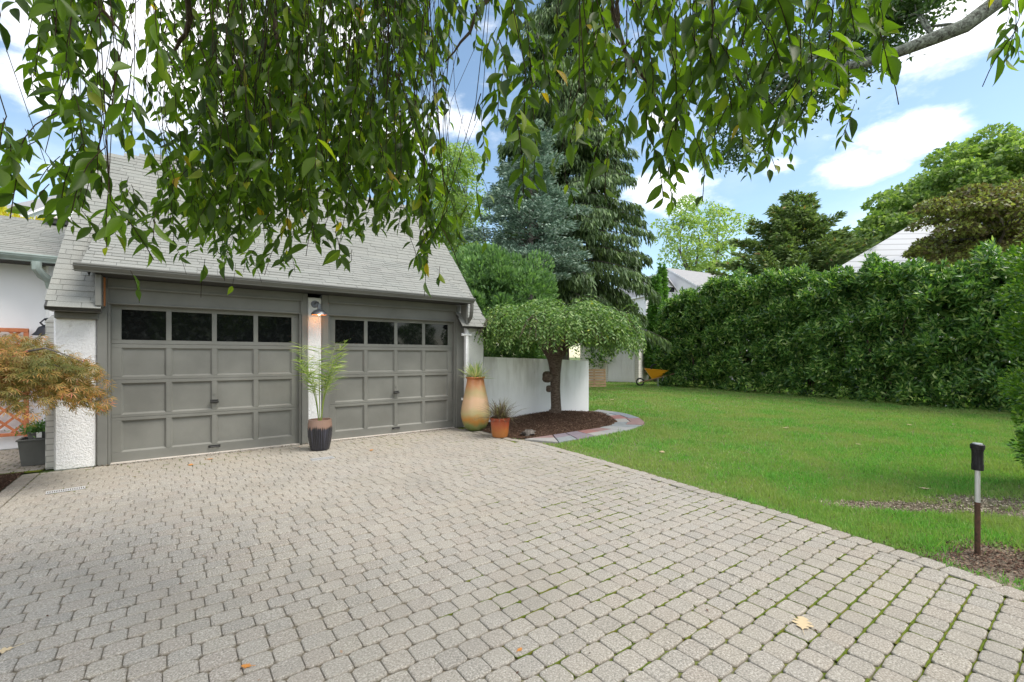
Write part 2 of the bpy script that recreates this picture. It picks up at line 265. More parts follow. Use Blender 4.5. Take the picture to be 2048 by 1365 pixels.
# ---------------------------------------------------------------- object helpers
def tag(o, label=None, cat=None, group=None, kind=None):
    if label: o['label'] = label
    if cat: o['category'] = cat
    if group: o['group'] = group
    if kind: o['kind'] = kind
    return o
def empty(name, loc, label, cat, group=None):
    o = bpy.data.objects.new(name, None); COL.objects.link(o); o.location = loc; o.empty_display_size = .2
    return tag(o, label, cat, group)
PIV = {}
class MB:
    def __init__(s): s.v = []; s.f = []; s.mi = []; s.k = 0
    def face(s, pts, mi=0):
        i = len(s.v); s.v += [tuple(p) for p in pts]; s.f.append(tuple(range(i, i+len(pts)))); s.mi.append(mi)
    def box(s, x0, x1, y0, y1, z0, z1, mi=0, bev=0.0):
        b = min(bev, abs(x1-x0)/3, abs(y1-y0)/3, abs(z1-z0)/3)
        i = len(s.v)
        if b <= 0:
            for z in (z0, z1):
                for x, y in ((x0, y0), (x1, y0), (x1, y1), (x0, y1)): s.v.append((x, y, z))
            for f in ((3, 2, 1, 0), (4, 5, 6, 7), (0, 1, 5, 4), (1, 2, 6, 5), (2, 3, 7, 6), (3, 0, 4, 7)): s.f.append(tuple(i+q for q in f)); s.mi.append(mi)
            return
        X = (x0, x1); Y = (y0, y1); Z = (z0, z1); idx = {}
        for a in (0, 1):
            for bb in (0, 1):
                for c in (0, 1):
                    sx, sy, sz = (1-2*a)*b, (1-2*bb)*b, (1-2*c)*b
                    idx[a, bb, c, 0] = len(s.v); s.v.append((X[a], Y[bb]+sy, Z[c]+sz))
                    idx[a, bb, c, 1] = len(s.v); s.v.append((X[a]+sx, Y[bb], Z[c]+sz))
                    idx[a, bb, c, 2] = len(s.v); s.v.append((X[a]+sx, Y[bb]+sy, Z[c]))
        def add(*k, flip=False):
            q = [idx[t] for t in k]; s.f.append(tuple(q[::-1] if flip else q)); s.mi.append(mi)
        for a in (0, 1):
            add((a, 0, 0, 0), (a, 1, 0, 0), (a, 1, 1, 0), (a, 0, 1, 0), flip=(a == 0))
            add((0, a, 0, 1), (1, a, 0, 1), (1, a, 1, 1), (0, a, 1, 1), flip=(a == 1))
            add((0, 0, a, 2), (1, 0, a, 2), (1, 1, a, 2), (0, 1, a, 2), flip=(a == 0))
        for a in (0, 1):
            for c in (0, 1):
                add((a, 0, c, 0), (a, 1, c, 0), (a, 1, c, 2), (a, 0, c, 2), flip=(a != c))
                add((0, a, c, 1), (1, a, c, 1), (1, a, c, 2), (0, a, c, 2), flip=(a == c))
                add((a, c, 0, 0), (a, c, 1, 0), (a, c, 1, 1), (a, c, 0, 1), flip=(a == c))
                for e in (0, 1):
                    add((a, c, e, 0), (a, c, e, 1), (a, c, e, 2), flip=((a+c+e) % 2 == 0))
    def xbox(s, mat, *a, **k):
        i = len(s.v); s.box(*a, **k)
        for j in range(i, len(s.v)): s.v[j] = tuple(mat @ Vector(s.v[j]))
    def tube(s, pts, rad, n=8, mi=0, cap=True):
        pts = [Vector(p) for p in pts]; r = rad[:len(pts)] if isinstance(rad, (list, tuple)) else [rad]*len(pts)
        base = len(s.v); up = None
        for k, p in enumerate(pts):
            d = (pts[min(k+1, len(pts)-1)]-pts[max(k-1, 0)]).normalized()
            if up is None: up = d.orthogonal().normalized()
            up = (up-d*up.dot(d)).normalized(); sd_ = d.cross(up)
            for j in range(n):
                a = 2*math.pi*j/n; s.v.append(tuple(p+(up*math.cos(a)+sd_*math.sin(a))*r[k]))
        for k in range(len(pts)-1):
            for j in range(n):
                a = base+k*n+j; b = base+k*n+(j+1) % n; s.f.append((a, b, b+n, a+n)); s.mi.append(mi)
        if cap:
            s.f.append(tuple(base+j for j in range(n))[::-1]); s.mi.append(mi)
            s.f.append(tuple(base+(len(pts)-1)*n+j for j in range(n))); s.mi.append(mi)
    def lathe(s, prof, n=32, c=(0, 0, 0), mi=0):
        base = len(s.v)
        for r_, z in prof:
            for j in range(n):
                a = 2*math.pi*j/n; s.v.append((c[0]+r_*math.cos(a), c[1]+r_*math.sin(a), c[2]+z))
        for k in range(len(prof)-1):
            for j in range(n):
                a = base+k*n+j; b = base+k*n+(j+1) % n; s.f.append((a, b, b+n, a+n)); s.mi.append(mi)
    def build(s, name, mats, parent=None, smooth=False, loc=None):
        me = bpy.data.meshes.new(name); loc = Vector(loc) if loc is not None else (parent_world(parent))
        me.from_pydata([tuple(Vector(q)-loc) for q in s.v], [], s.f)
        if not isinstance(mats, (list, tuple)): mats = [mats]
        for q in mats: me.materials.append(q)
        me.polygons.foreach_set('material_index', s.mi)
        if smooth: me.polygons.foreach_set('use_smooth', [True]*len(s.f))
        me.update(); o = bpy.data.objects.new(name, me); COL.objects.link(o)
        if parent is not None: o.parent = parent; o.location = loc-parent_world(parent)
        else: o.location = loc
        if smooth:
            try: me.set_sharp_from_angle(angle=R(40))
            except Exception: pass
        return o
def parent_world(p):
    v = Vector((0, 0, 0))
    while p is not None: v = v+p.location; p = p.parent
    return v
def npmesh(name, V, nper, faces, mat, parent=None, loc=None):
    """V (N,k,3) points, the same face list for every item"""
    N, k = V.shape[0], V.shape[1]
    loc = np.array(loc if loc is not None else parent_world(parent), dtype=float)
    me = bpy.data.meshes.new(name); vv = (V.reshape(-1, 3)-loc).astype(np.float32)
    me.vertices.add(len(vv)); me.vertices.foreach_set('co', vv.ravel())
    fl = [len(f) for f in faces]; flat = np.array([i for f in faces for i in f])
    li = (np.arange(N)[:, None]*k+flat[None, :]).ravel().astype(np.int32)
    me.loops.add(len(li)); me.loops.foreach_set('vertex_index', li)
    tot = np.tile(np.array(fl, dtype=np.int32), N); st = np.concatenate([[0], np.cumsum(tot)[:-1]]).astype(np.int32)
    me.polygons.add(len(tot)); me.polygons.foreach_set('loop_start', st); me.polygons.foreach_set('loop_total', tot)
    me.update(calc_edges=True); me.validate(); me.materials.append(mat)
    o = bpy.data.objects.new(name, me); COL.objects.link(o)
    if parent is not None: o.parent = parent; o.location = Vector(loc)-parent_world(parent)
    else: o.location = loc
    return o
def norm(a): return a/np.maximum(np.linalg.norm(a, axis=-1, keepdims=True), 1e-9)
# leaf templates: (along, across, lift)
T_SIMPLE = (np.array([(0, 0, 0), (.45, .5, .08), (1, 0, 0), (.45, -.5, .08)], float), [(0, 1, 2), (0, 2, 3)])
T_LONG = (np.array([(0, 0, 0), (.3, .5, .1), (.7, .38, .1), (1, 0, -.1), (.7, -.38, .1), (.3, -.5, .1), (.5, 0, -.02)], float), [(0, 1, 6), (1, 2, 6), (2, 3, 6), (3, 4, 6), (4, 5, 6), (5, 0, 6)])
_o = [(.0, .04), (.1, .2), (.25, .43), (.42, .5), (.6, .42), (.78, .23), (.9, .09)]
_mid = [(a, 0, -.10*a*a) for a, b in _o]+[(1.0, 0, -.14)]
_L = [(a, b, .12*b*2-.10*a*a) for a, b in _o]; _Rr = [(a, -b, .12*b*2-.10*a*a) for a, b in _o]
_v = _mid+_L+_Rr; _f = []
for i in range(6): _f += [(i, i+1, 8+i+1, 8+i), (i+1, i, 15+i, 15+i+1)]
_f += [(6, 7, 14), (7, 6, 21)]
T_FINE = (np.array(_v, float), _f)
T_STAR = []
for k in range(5):
    a = R(-64+32*k); l = (.7, .9, 1.0, .9, .7)[k]; ca, sa = math.cos(a), math.sin(a)
    b = len(T_STAR)
    T_STAR += [(0, 0, 0), (l*.5*ca-.05*sa, l*.5*sa+.05*ca, .03), (l*ca, l*sa, -.05), (l*.5*ca+.05*sa, l*.5*sa-.05*ca, .03)]
T_LACE = (np.array(T_STAR, float), [(4*k, 4*k+1, 4*k+2, 4*k+3) for k in range(5)])
T_FLAT = (np.array([(0, .3, 0), (.35, .5, 0), (.7, .35, -.02), (1, 0, -.08), (.7, -.35, -.02), (.35, -.5, 0), (0, -.3, 0)], float), [(0, 1, 5, 6), (1, 2, 4, 5), (2, 3, 4)])
T_TUFT = (np.array([(0, 0, 0), (.5, .5, .05), (1, .1, 0), (.55, 0, .0), (1, -.1, .0), (.5, -.5, .05)], float), [(0, 1, 2, 3), (0, 3, 4, 5)])
def leaves(name, pos, direc, size, width, mat, parent=None, tmpl=T_SIMPLE, loc=None, roll=1.0, upbias=None):
    n = len(pos); d = norm(direc)
    ref = np.tile(np.array([0, 0, 1.0]), (n, 1))+rng.normal(0, roll, (n, 3)) if upbias is None else upbias+rng.normal(0, roll, (n, 3))
    side = norm(np.cross(d, ref)); up = np.cross(side, d)
    t, faces = tmpl; size = np.broadcast_to(size, (n,)); width = np.broadcast_to(width, (n,))
    V = pos[:, None, :]+t[None, :, 0:1]*size[:, None, None]*d[:, None, :]+t[None, :, 1:2]*width[:, None, None]*side[:, None, :]+t[None, :, 2:3]*size[:, None, None]*up[:, None, :]
    return npmesh(name, V, t.shape[0], faces, mat, parent, loc)
def rdir(n): return norm(rng.normal(0, 1, (n, 3)))
# ================================================================= ground
def ground_sheet():
    b = MB(); S = 600
    b.face([(-S, -S, -.03), (S, -S, -.03), (S, S, -.03), (-S, S, -.03)]); o = b.build('ground', MT['farground'], loc=(0, 0, 0)); tag(o, kind='structure')
ground_sheet()
edge_px = [(1035, 878.5), (1080, 886), (1130, 895), (1200, 917), (1300, 949), (1400, 980), (1500, 1006), (1592, 1026), (1632, 1051), (1700, 1066), (1777, 1091), (1869, 1118), (1961, 1155), (2023, 1169), (2100, 1200)]
edge = [gz(*p) for p in edge_px]; edge = [Vector((5.93, -.3, 0))]+edge+[Vector((5.15, -8.6, 0)), Vector((5.1, -11, 0))]
ey = np.array([-p.y for p in edge]); ex = np.array([p.x for p in edge])
ks = np.array([.25, .5, .25])
for _ in range(3): ex[3:-1] = np.convolve(np.pad(ex, 1, mode='edge'), ks, 'valid')[3:-1]
edge = [Vector((float(a), -float(b_), 0)) for a, b_ in zip(ex, ey)]
def right_edge(y): return float(np.interp(-y, ey, ex))
lawn = MB()   # lawn soil sheet, from the driveway edge outwards
ys = list(np.linspace(-11, -.3, 50))
for a, b_ in zip(ys[:-1], ys[1:]): lawn.face([(right_edge(a), a, -.012), (40, a, -.012), (40, b_, -.012), (right_edge(b_), b_, -.012)])
lawn.face([(5.93, -.3, -.012), (40, -.3, -.012), (40, 26, -.012), (5.93, 26, -.012)])
tag(lawn.build('lawn', MT['soil'], loc=(0, 0, 0)), kind='structure')
rd = MB(); A, B_ = at(1400, 30), at(2500, 9.5)     # pale drive beyond the hedge
dv = (B_-A).normalized(); nv = Vector((dv.y, -dv.x, 0)); nv = nv if nv.dot(fwd) > 0 else -nv
rd.face([A+nv*.0+Vector((0, 0, -.006)), B_+nv*0+Vector((0, 0, -.006)), B_+nv*9+Vector((0, 0, -.006)), A+nv*9+Vector((0, 0, -.006))])
tag(rd.build('road', MT['pale'], loc=(0, 0, 0)), kind='structure')
# pavers
def paver(V, F, cx, cy, lx, ly, rot=0.0, z=None):
    z = (0 if z is None else z)+random.uniform(-.0022, .0022); b = .015; tx, ty = random.gauss(0, .011), random.gauss(0, .014)
    hx, hy = lx/2, ly/2; bu = random.uniform(.001, .004)
    c, s = math.cos(rot), math.sin(rot); base = len(V)
    for (ins, zz) in ((0, -.045), (0, -.009), (.003, -.0025), (.0085, 0)):
        w_, h_ = hx-ins, hy-ins; k = b
        pts = [(w_-k, -h_), (w_, -h_*.74), (w_, h_*.74), (w_-k, h_), (0, h_+bu), (-w_+k, h_), (-w_, h_*.74), (-w_, -h_*.74), (-w_+k, -h_), (0, -h_-bu)]
        for x, y in pts:
            V.append((cx+x*c-y*s, cy+x*s+y*c, z+zz+(x*tx+y*ty if zz > -.03 else 0)))
    for r_ in range(3):
        for j in range(10):
            a = base+r_*10+j; b2 = base+r_*10+(j+1) % 10; F.append((a, b2, b2+10, a+10))
    F.append(tuple(base+30+j for j in range(10)))
PV, PF = [], []; MOSS = []
pitch = .1295; y = -.235 + pitch/2
def soft(y): return 0
row = 0; y = -.06-pitch/2
while y > -10.6:
    xl = -.10; xr = right_edge(y)-.165
    if y > -2.0: xr = min(right_edge(y), 5.93)-.17
    x = xl+(.0 if row % 2 else .067)+random.uniform(-.01, .01)-.14
    while x < xr:
        l = random.choice((.134, .134, .134, .128, .142, .15))
        x1 = x+l; a, b_ = max(x, xl), min(x1, xr)
        if b_-a > .045: paver(PV, PF, (a+b_)/2, y+random.uniform(-.001, .001), b_-a-.0012, pitch-.0085, random.gauss(0, .008))
        ms = max((x1-.6*y-5.5)/3.0, (y+1.6)/2.6, 0); ms = min(ms, 1)*(.55+.75*math.sin(x*2.3+1)*math.sin(y*2.9)+.2*math.sin(x*11-y*7))
        if b_-a > .045 and random.random() < ms*.85: MOSS.append((a, b_, y-pitch/2, ms))
        if b_-a > .045 and random.random() < ms*.7: MOSS.append((b_-.002, b_+.002, y, ms))
        x = x1
    row += 1; y -= pitch
# border course along the edge
poly = [Vector((p.x, p.y, 0)) for p in edge if p.y > -11]
def along(poly, step):
    out = []; d = 0; acc_ = 0
    for a, b_ in zip(poly[:-1], poly[1:]):
        L_ = (b_-a).length; t = (b_-a)/max(L_, 1e-6)
        while d < L_: out.append((a+t*d, math.atan2(t.y, t.x))); d += step
        d -= L_
    return out
for p, r_ in along(poly, .145):
    nrm = Vector((math.sin(r_), -math.cos(r_), 0))   # right of travel direction (travelling towards camera => west side)
    if nrm.x > 0: nrm = -nrm
    q = p+nrm*.082; paver(PV, PF, q.x, q.y, .136, .152, r_+random.gauss(0, .02))
y = -.13
while y > -9:
    paver(PV, PF, -.185, y, .15, .136, 0); y -= .145
def pave_obj(name, V, F, mat):
    me = bpy.data.meshes.new(name); me.from_pydata(V, [], F); me.materials.append(mat); me.update(); o = bpy.data.objects.new(name, me); COL.objects.link(o); return o
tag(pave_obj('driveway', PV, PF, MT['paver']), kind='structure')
mm_ = MB()
for a, b_, y_, ms in MOSS:
    if b_-a > .01: pts_ = [(a+(b_-a)*q/5, y_+random.gauss(0, .0012)) for q in range(6)]; dx_, dy_ = 0, 1
    else: pts_ = [(a, y_+pitch*(q/5-.5)*.8) for q in range(6)]; dx_, dy_ = 1, 0
    i = len(mm_.v)
    for q, (u1, v1) in enumerate(pts_):
        r_ = (.0035+.0045*random.random()*min(1, ms+.3))*(1.9 if q in (0, 5) and dx_ == 0 else 1)*(.6 if dx_ else 1); zt = -.0045+.004*random.random()
        mm_.v += [(u1-dx_*r_, v1-dy_*r_, -.013), (u1-dx_*r_*.5, v1-dy_*r_*.5, zt), (u1+dx_*r_*.5, v1+dy_*r_*.5, zt), (u1+dx_*r_, v1+dy_*r_, -.013)]
    for q in range(5):
        for t_ in range(3): mm_.f.append((i+q*4+t_, i+q*4+4+t_, i+q*4+5+t_, i+q*4+1+t_)); mm_.mi.append(0)
mo = Mat('moss'); mo.col(mo.ramp(mo.noise(11, 5, .7, mo.pos()), [(.35, (.06, .085, .014)), (.5, (.12, .165, .022)), (.66, (.17, .14, .035))])).rough(1, .05); mo.bump(mo.noise(300, 3, .7, mo.pos()), .8, .004)
tag(mm_.build('joint_moss', mo.m, loc=(0, 0, 0)), 'yellow green moss growing in the joints between the pavers', 'moss', kind='stuff')
jb = MB(); ys = list(np.linspace(-10.7, -.02, 60))
for a, b_ in zip(ys[:-1], ys[1:]): jb.face([(-.26, a, -.0145), (right_edge(a)-.004 if a < -.3 else 5.93, a, -.0145), (right_edge(b_)-.004 if b_ < -.3 else 5.93, b_, -.0145), (-.26, b_, -.0145)])
tag(jb.build('driveway_joints', MT['joint'], loc=(0, 0, 0)), kind='structure')
# side path left of the garage, in front of the white house
SV, SF = [], []; y = 2.2; row = 0
while y > .2:
    x = -2.6+(.067 if row % 2 else 0)
    while x < -.16: paver(SV, SF, x+.067, y, .128, .122, random.gauss(0, .01), -.004); x += .134
    y -= pitch; row += 1
tag(pave_obj('side_path', SV, SF, MT['paver']), kind='structure')
b = MB(); b.face([(-2.6, .1, -.0125), (-.12, .1, -.0125), (-.12, 2.28, -.0125), (-2.6, 2.28, -.0125)]); tag(b.build('side_path_joints', MT['joint'], loc=(0, 0, 0)), kind='structure')
# specks of bark and grit lying on the pavers
# ---- mulch beds
def chips(name, pts, zf, parent=None, smin=.012, smax=.045, mat='chip'):
    n = len(pts); z = np.array([zf(p[0], p[1]) for p in pts])+rng.uniform(.0, .012, n)
    P_ = np.column_stack([pts, z]); d = rdir(n); d[:, 2] *= .25
    return leaves(name, P_, d, rng.uniform(smin, smax, n), rng.uniform(.006, .014, n), MT[mat], parent, T_SIMPLE, loc=(0, 0, 0), roll=.35)
inner_px = [(1005, 874), (1065, 878), (1112, 871), (1178, 861), (1220, 853), (1231, 845), (1210, 834), (1181, 826)]
outer_px = [(1048, 881), (1080, 886), (1112, 888), (1210, 871), (1262, 861), (1291, 850), (1286, 840), (1249, 828), (1196, 821)]
inner = [gz(*p) for p in inner_px]; outer = [gz(*p) for p in outer_px]
bedpoly = [Vector((5.93, -.14, 0)), Vector((5.93, -1.5, 0))]+inner[1:-1]+[Vector((9.6, -.3, 0)), Vector((9.45, -.14, 0))]
TR = at(1112, 9.95); TRz = .17
def inside(p, poly):
    c = False; n = len(poly); j = n-1
    for i in range(n):
        a, b_ = poly[i], poly[j]
        if (a.y > p[1]) != (b_.y > p[1]) and p[0] < (b_.x-a.x)*(p[1]-a.y)/(b_.y-a.y)+a.x: c = not c
        j = i
    return c
def mound(x, y):
    r2 = (x-TR.x)**2/2.1+(y-TR.y)**2/.75; return .008+.19*math.exp(-r2)
b = MB(); g = .1
for i in range(48):
    for j in range(34):
        x, y = 5.9+i*g, -2.6+j*g
        if any(inside((x+g*u_, y+g*v_), bedpoly) for u_ in (0, 1) for v_ in (0, 1)):
            q = [(x, y), (x+g, y), (x+g, min(y+g, -.11)), (x, min(y+g, -.11))]; b.face([(u_, v_, mound(u_, v_)*(1 if inside((u_, v_), bedpoly) else .3)) for u_, v_ in q])
tag(b.build('mulch_bed', MT['mulch'], loc=(0, 0, 0)), kind='structure')
pts = rng.uniform((5.9, -2.4), (10.2, -.12), (26000, 2)); pts = np.array([p for p in pts if inside(p, bedpoly)])
tag(chips('bark_mulch', pts, mound), 'brown bark mulch mounded around the umbrella shaped cherry tree', 'mulch', kind='stuff')
# flagstones
def resample(poly, n):
    d = [0]
    for a, b_ in zip(poly[:-1], poly[1:]): d.append(d[-1]+(b_-a).length)
    t = np.linspace(0, d[-1], n); return [Vector((float(np.interp(q, d, [p.x for p in poly])), float(np.interp(q, d, [p.y for p in poly])), 0)) for q in t]
N = 29; ip, op = resample(inner[1:], N), resample(outer, N); b = MB()
def slab(b, q, z0, z1, gap=.012):
    c = sum(q, Vector())/len(q); q = [c+(p-c)*(1-gap/max((p-c).length, .05)) for p in q]; i = len(b.v); n = len(q)
    for z, k in ((z0, 1), (z1-.006, 1), (z1, .965)): b.v += [tuple(c+(p-c)*k+Vector((0, 0, z))) for p in q]
    for r_ in (0, 1):
        for j in range(n): b.f.append((i+r_*n+j, i+r_*n+(j+1) % n, i+(r_+1)*n+(j+1) % n, i+(r_+1)*n+j)); b.mi.append(0)
    b.f.append(tuple(i+2*n+j for j in range(n))); b.mi.append(0)
i = 0
while i < N-2:
    st = random.choice((2, 2, 3)); j = min(i+st, N-1)
    m1 = random.uniform(.4, .62)
    A_, B2, C_, D_ = ip[i], ip[j], op[j], op[i]; z1 = .018+random.uniform(0, .006)
    if random.random() < .7:
        M1, M2 = A_.lerp(D_, m1), B2.lerp(C_, m1); slab(b, [A_, B2, M2, M1], -.01, z1); slab(b, [M1, M2, C_, D_], -.01, z1+.003)
    else: slab(b, [A_, B2, C_, D_], -.01, z1)
    i = j
o = b.build('flagstone_path', MT['flag'], loc=(0, 0, 0)); tag(o, kind='structure')
gp = rng.uniform((-.1, -7.6), (5.6, -.1), (420, 2)); gp = np.array([p for p in gp if p[0] < right_edge(p[1])-.1])
tag(chips('paver_debris', gp, lambda x, y: .001, smin=.006, smax=.022), 'scattered specks of bark and grit on the driveway pavers', 'debris', kind='stuff')
gp = np.column_stack([rng.uniform(.3, 5.9, 900), -.03-np.abs(rng.normal(0, .09, 900))])
tag(chips('doorstep_litter', gp, lambda x, y: .001, smin=.006, smax=.03), 'bits of bark and dry leaf gathered along the foot of the garage doors', 'debris', kind='stuff')
# left mulch bed (at the maple) and mulch at right corner
lb = [Vector((-.28, -.1, 0)), Vector((-.28, -9, 0)), Vector((-3.5, -9, 0)), Vector((-3.5, .15, 0)), Vector((-.3, .15, 0))]
b = MB(); b.face([(-6, -9, -.004), (-.27, -9, -.004), (-.27, .12, -.004), (-6, .12, -.004)][:]); tag(b.build('left_mulch_bed', MT['mulch'], loc=(0, 0, 0)), kind='structure')
pts = rng.uniform((-2.2, -2.6), (-.27, .12), (9000, 2)); tag(chips('dark_mulch', pts, lambda x, y: 0), 'dark bark mulch in the bed under the orange laceleaf maple', 'mulch', kind='stuff')
cc_ = gz(2020, 1125)
pts = np.array([(cc_.x, cc_.y)])+rng.normal(0, 1, (8000, 2))*rng.choice([.34, .34, .34, .75], (8000, 1)); pts = np.array([p for p in pts if p[0] > right_edge(p[1])+.02 and (p[0]-cc_.x) > -.42-.2*(p[1]-cc_.y)+.3*math.sin(p[1]*9)*random.random()])
tag(chips('leaf_litter', pts, lambda x, y: -.008, smin=.01, smax=.03), 'brown leaf litter beside the paver edge near the garden stake', 'leaf litter', kind='stuff')
# ---- grass
pA, pB = gz(1655, 1012), gz(2150, 1010)
tq = 1.2*rng.random(9000)**.75; wq = (.10+.25*np.clip(tq, 0, 1)+.5*np.clip(tq-.5, 0, .7))*rng.normal(0, .7, 9000); dq = pB-pA; nq = Vector((-dq.y, dq.x, 0)).normalized()
pts = np.column_stack([pA.x+dq.x*tq+nq.x*wq, pA.y+dq.y*tq+nq.y*wq])
tag(chips('dead_grass', pts, lambda x, y: -.01, smin=.01, smax=.035, mat='straw'), 'worn strip of dead grass and bark bits crossing the near lawn', 'litter', kind='stuff')
n = 620000
py = 716+np.exp(rng.uniform(math.log(46), math.log(500), n)); px = rng.uniform(1020, 2500, n)
d = 905*1.42/(py-714); X = (px-1024)/905*d
gx = CAM[0]+X*UX+d*UY; gy = CAM[1]-X*UY+d*UX
ok = (gx > np.interp(-gy, ey, ex)+rng.normal(.0, .018, n)) & (gx > 4.8) & ~((gy > -.35) & (gx < 5.95)) & (gx < 30)
ok &= ~((gy > -.1) & (gx < 9.46) & (gy < .12)) & ~((gy > 0) & (gx < 6.5))
bedhull = [Vector((5.9, -.1, 0))]+outer+[Vector((9.46, .3, 0))]
sel = np.where(ok & (gx < 10.6) & (gy > -2.7) & (gy < .7))[0]
for i in sel:
    if inside((gx[i], gy[i]), bedhull): ok[i] = False
# bare worn patch crossing towards the bush
def fbm(x, y): return (np.sin(x*2.1+y*1.3)+.6*np.sin(x*4.7-y*3.9+1)+.5*np.sin(x*9.1+y*7.7+2)+.35*np.sin(x*19-y*16+.5)+.3*np.sin(x*33+y*29))/2.7
pA, pB = gz(1655, 1012), gz(2150, 1010); tt = pB-pA; L2 = tt.length_squared
u_ = ((gx-pA.x)*tt.x+(gy-pA.y)*tt.y)/L2; dist = np.abs((gx-pA.x)*tt.y-(gy-pA.y)*tt.x)/math.sqrt(L2)
bare = np.clip(1.25+.6*fbm(gx*4.1+2, gy*4.7)-dist/(.16+.30*np.clip(u_, 0, 1.4)+.55*np.clip(u_-.5, 0, .7)), 0, 1)*np.clip(u_*4+.6, 0, 1)
e2 = np.clip(1.0-np.abs(gx-np.interp(-gy, ey, ex))/.07, 0, 1)*(gy < -1.8)
c2 = np.exp(-((gx-cc_.x)**2+(gy-cc_.y)**2)/.20)
thin = .34*np.clip(1.6-np.abs(gx-np.interp(-gy, ey, ex))/1.4, 0, 1)
bd = np.maximum(np.maximum(bare*.82, e2*.3), c2*1.3)+thin*.25; ok &= (bd+fbm(gx*1.3, gy*1.3)*.42+rng.normal(0, .14, n)) < .62
gx, gy, d = gx[ok], gy[ok], d[ok]; n = len(gx); dens = .5+.5*fbm(gx*.6, gy*.6)
h = rng.uniform(.022, .05, n)*(1+.4*dens)*(1+.15*(d > 8)); wd = .0022+.0011*d
h = h*(.7+.3*np.clip((gx-np.interp(-gy, ey, ex))/.3, 0, 1))
h = np.where((fbm(gx*3.1+4, gy*2.7) > .55) & (d < 9), h*1.7, h)
P0 = np.column_stack([gx, gy, np.full(n, -.012)]); dr = np.column_stack([rng.normal(0, .45, n), rng.normal(0, .45, n), np.ones(n)])
t_blade = (np.array([(0, .5, 0), (0, -.5, 0), (.6, -.32, .04), (.6, .32, .04), (1, 0, .16)], float), [(0, 1, 2, 3), (3, 2, 4)])
o = leaves('grass', P0, dr, h, wd, MT['blade'], None, t_blade, loc=(0, 0, 0)); tag(o, 'green lawn grass between the driveway and the laurel hedge', 'grass', kind='stuff')
# ================================================================= garage
G = empty('garage', (0, 0, 0), 'white stucco garage with steep grey shingle roof and two grey panelled overhead doors', 'garage')
def part(mb, name, mat, parent, **k): return mb.build(name, mat, parent, **k)
def shingles(P3, s0, s1, xl, xr, expo=.107, skip=None, name='roof', parent=None, mat='shingle', nrm=None, tab=.3, th=.008):
    b = MB(); s = s0; row = 0
    while s < s1-.02:
        a, e = xl(s), xr(s); x = a-random.uniform(.02, tab)
        while x < e:
            wv = tab*random.choice((.55, .8, 1, 1, 1.15)); x0, x1 = max(x, a), min(x+wv-.004, e); x += wv
            if x1-x0 < .03: continue
            if skip and skip((x0+x1)/2, s): continue
            t = th*random.uniform(.7, 1.5); sh = min(s+expo*1.25, s1+.02); sl_ = s-random.uniform(0, .006)
            q = [P3(x0, sl_)+nrm*t, P3(x1, sl_)+nrm*t, P3(x1, sh)+nrm*.001, P3(x0, sh)+nrm*.001, P3(x0, sl_), P3(x1, sl_)]
            i = len(b.v); b.v += [tuple(v) for v in q]; b.f += [(i, i+1, i+2, i+3), (i+4, i+5, i+1, i), (i+4, i, i+3), (i+5, i+2, i+1)]; b.mi += [0]*4
        s += expo; row += 1
    return b.build(name, MT[mat], parent)
# walls
b = MB(); b.box(0, .405, 0, .4, -.02, 2.07, bev=.02); part(b, 'pillar', MT['stucco'], G, smooth=True)
b = MB(); b.box(2.966, 3.184, -.012, .3, -.02, 2.40, bev=.012); part(b, 'pillar', MT['stucco'], G, smooth=True)
b = MB(); b.box(5.925, 6.345, -.13, .4, -.02, 2.05, bev=.02); part(b, 'pillar', MT['stucco'], G, smooth=True)
b = MB()
for x0, x1 in ((.06, .2), (6.14, 6.29)):
    i = len(b.v)
    for x in (x0, x1):
        b.v += [(x, .39, 0), (x, 5.9, 0), (x, 5.9, 1.95), (x, 2.76, 5.05), (x, .39, 2.6)]
    b.f += [(i+4, i+3, i+2, i+1, i), (i+5, i+6, i+7, i+8, i+9), (i, i+5, i+9, i+4), (i+1, i+2, i+7, i+6)]; b.mi += [0]*4
b.box(.2, 6.14, 5.7, 5.9, 0, 1.95)
part(b, 'side_wall', MT['stucco'], G)
b = MB(); b.box(-.105, -.004, .2, .46, -.02, 1.86, bev=.008)
i = len(b.v); b.v += [(-.115, .19, 1.86), (0, .19, 1.86), (0, .47, 1.86), (-.115, .47, 1.86), (-.05, .21, 1.95), (0, .21, 1.97), (0, .46, 1.97), (-.05, .46, 1.95)]
for f in ((0, 1, 5, 4), (1, 2, 6, 5), (2, 3, 7, 6), (3, 0, 4, 7), (4, 5, 6, 7), (3, 2, 1, 0)): b.f.append(tuple(i+q for q in f)); b.mi.append(0)
part(b, 'brick_pilaster', MT['brick'], G)
# roof
pt_ = R(46); cp, sp_ = math.cos(pt_), math.sin(pt_); n46 = Vector((0, -sp_, cp))
P46 = lambda x, s: Vector((x, -.32+s*cp, 2.02+s*sp_))
SR = (2.76+.32)/cp
def xl46(s):
    y = -.32+s*cp; return float(np.interp(y, [-.32, .74, 2.38, 2.76], [-.04, 0.0, .16, 1.2]))
def xr46(s):
    y = -.32+s*cp; return float(np.interp(y, [-.32, .39, .95, 1.39, 2.76], [6.36, 6.37, 6.42, 6.42, 6.44]))
d31 = math.atan2(3.40-2.57, 1.01+.38); c31, s31 = math.cos(d31), math.sin(d31); n31 = Vector((0, -s31, c31))
P31 = lambda x, s: Vector((x, -.40+s*c31, 2.565+s*s31)); S31 = (1.01+.38)/c31
sU = 1.605
roof = shingles(P46, sU, SR, xl46, xr46, name='roof', parent=G, nrm=n46)
shingles(P46, 0, sU, xl46, lambda s: .47, name='eave_foot_roof', parent=G, nrm=n46)
shingles(P46, 0, sU, lambda s: 5.72, xr46, name='eave_foot_roof', parent=G, nrm=n46)
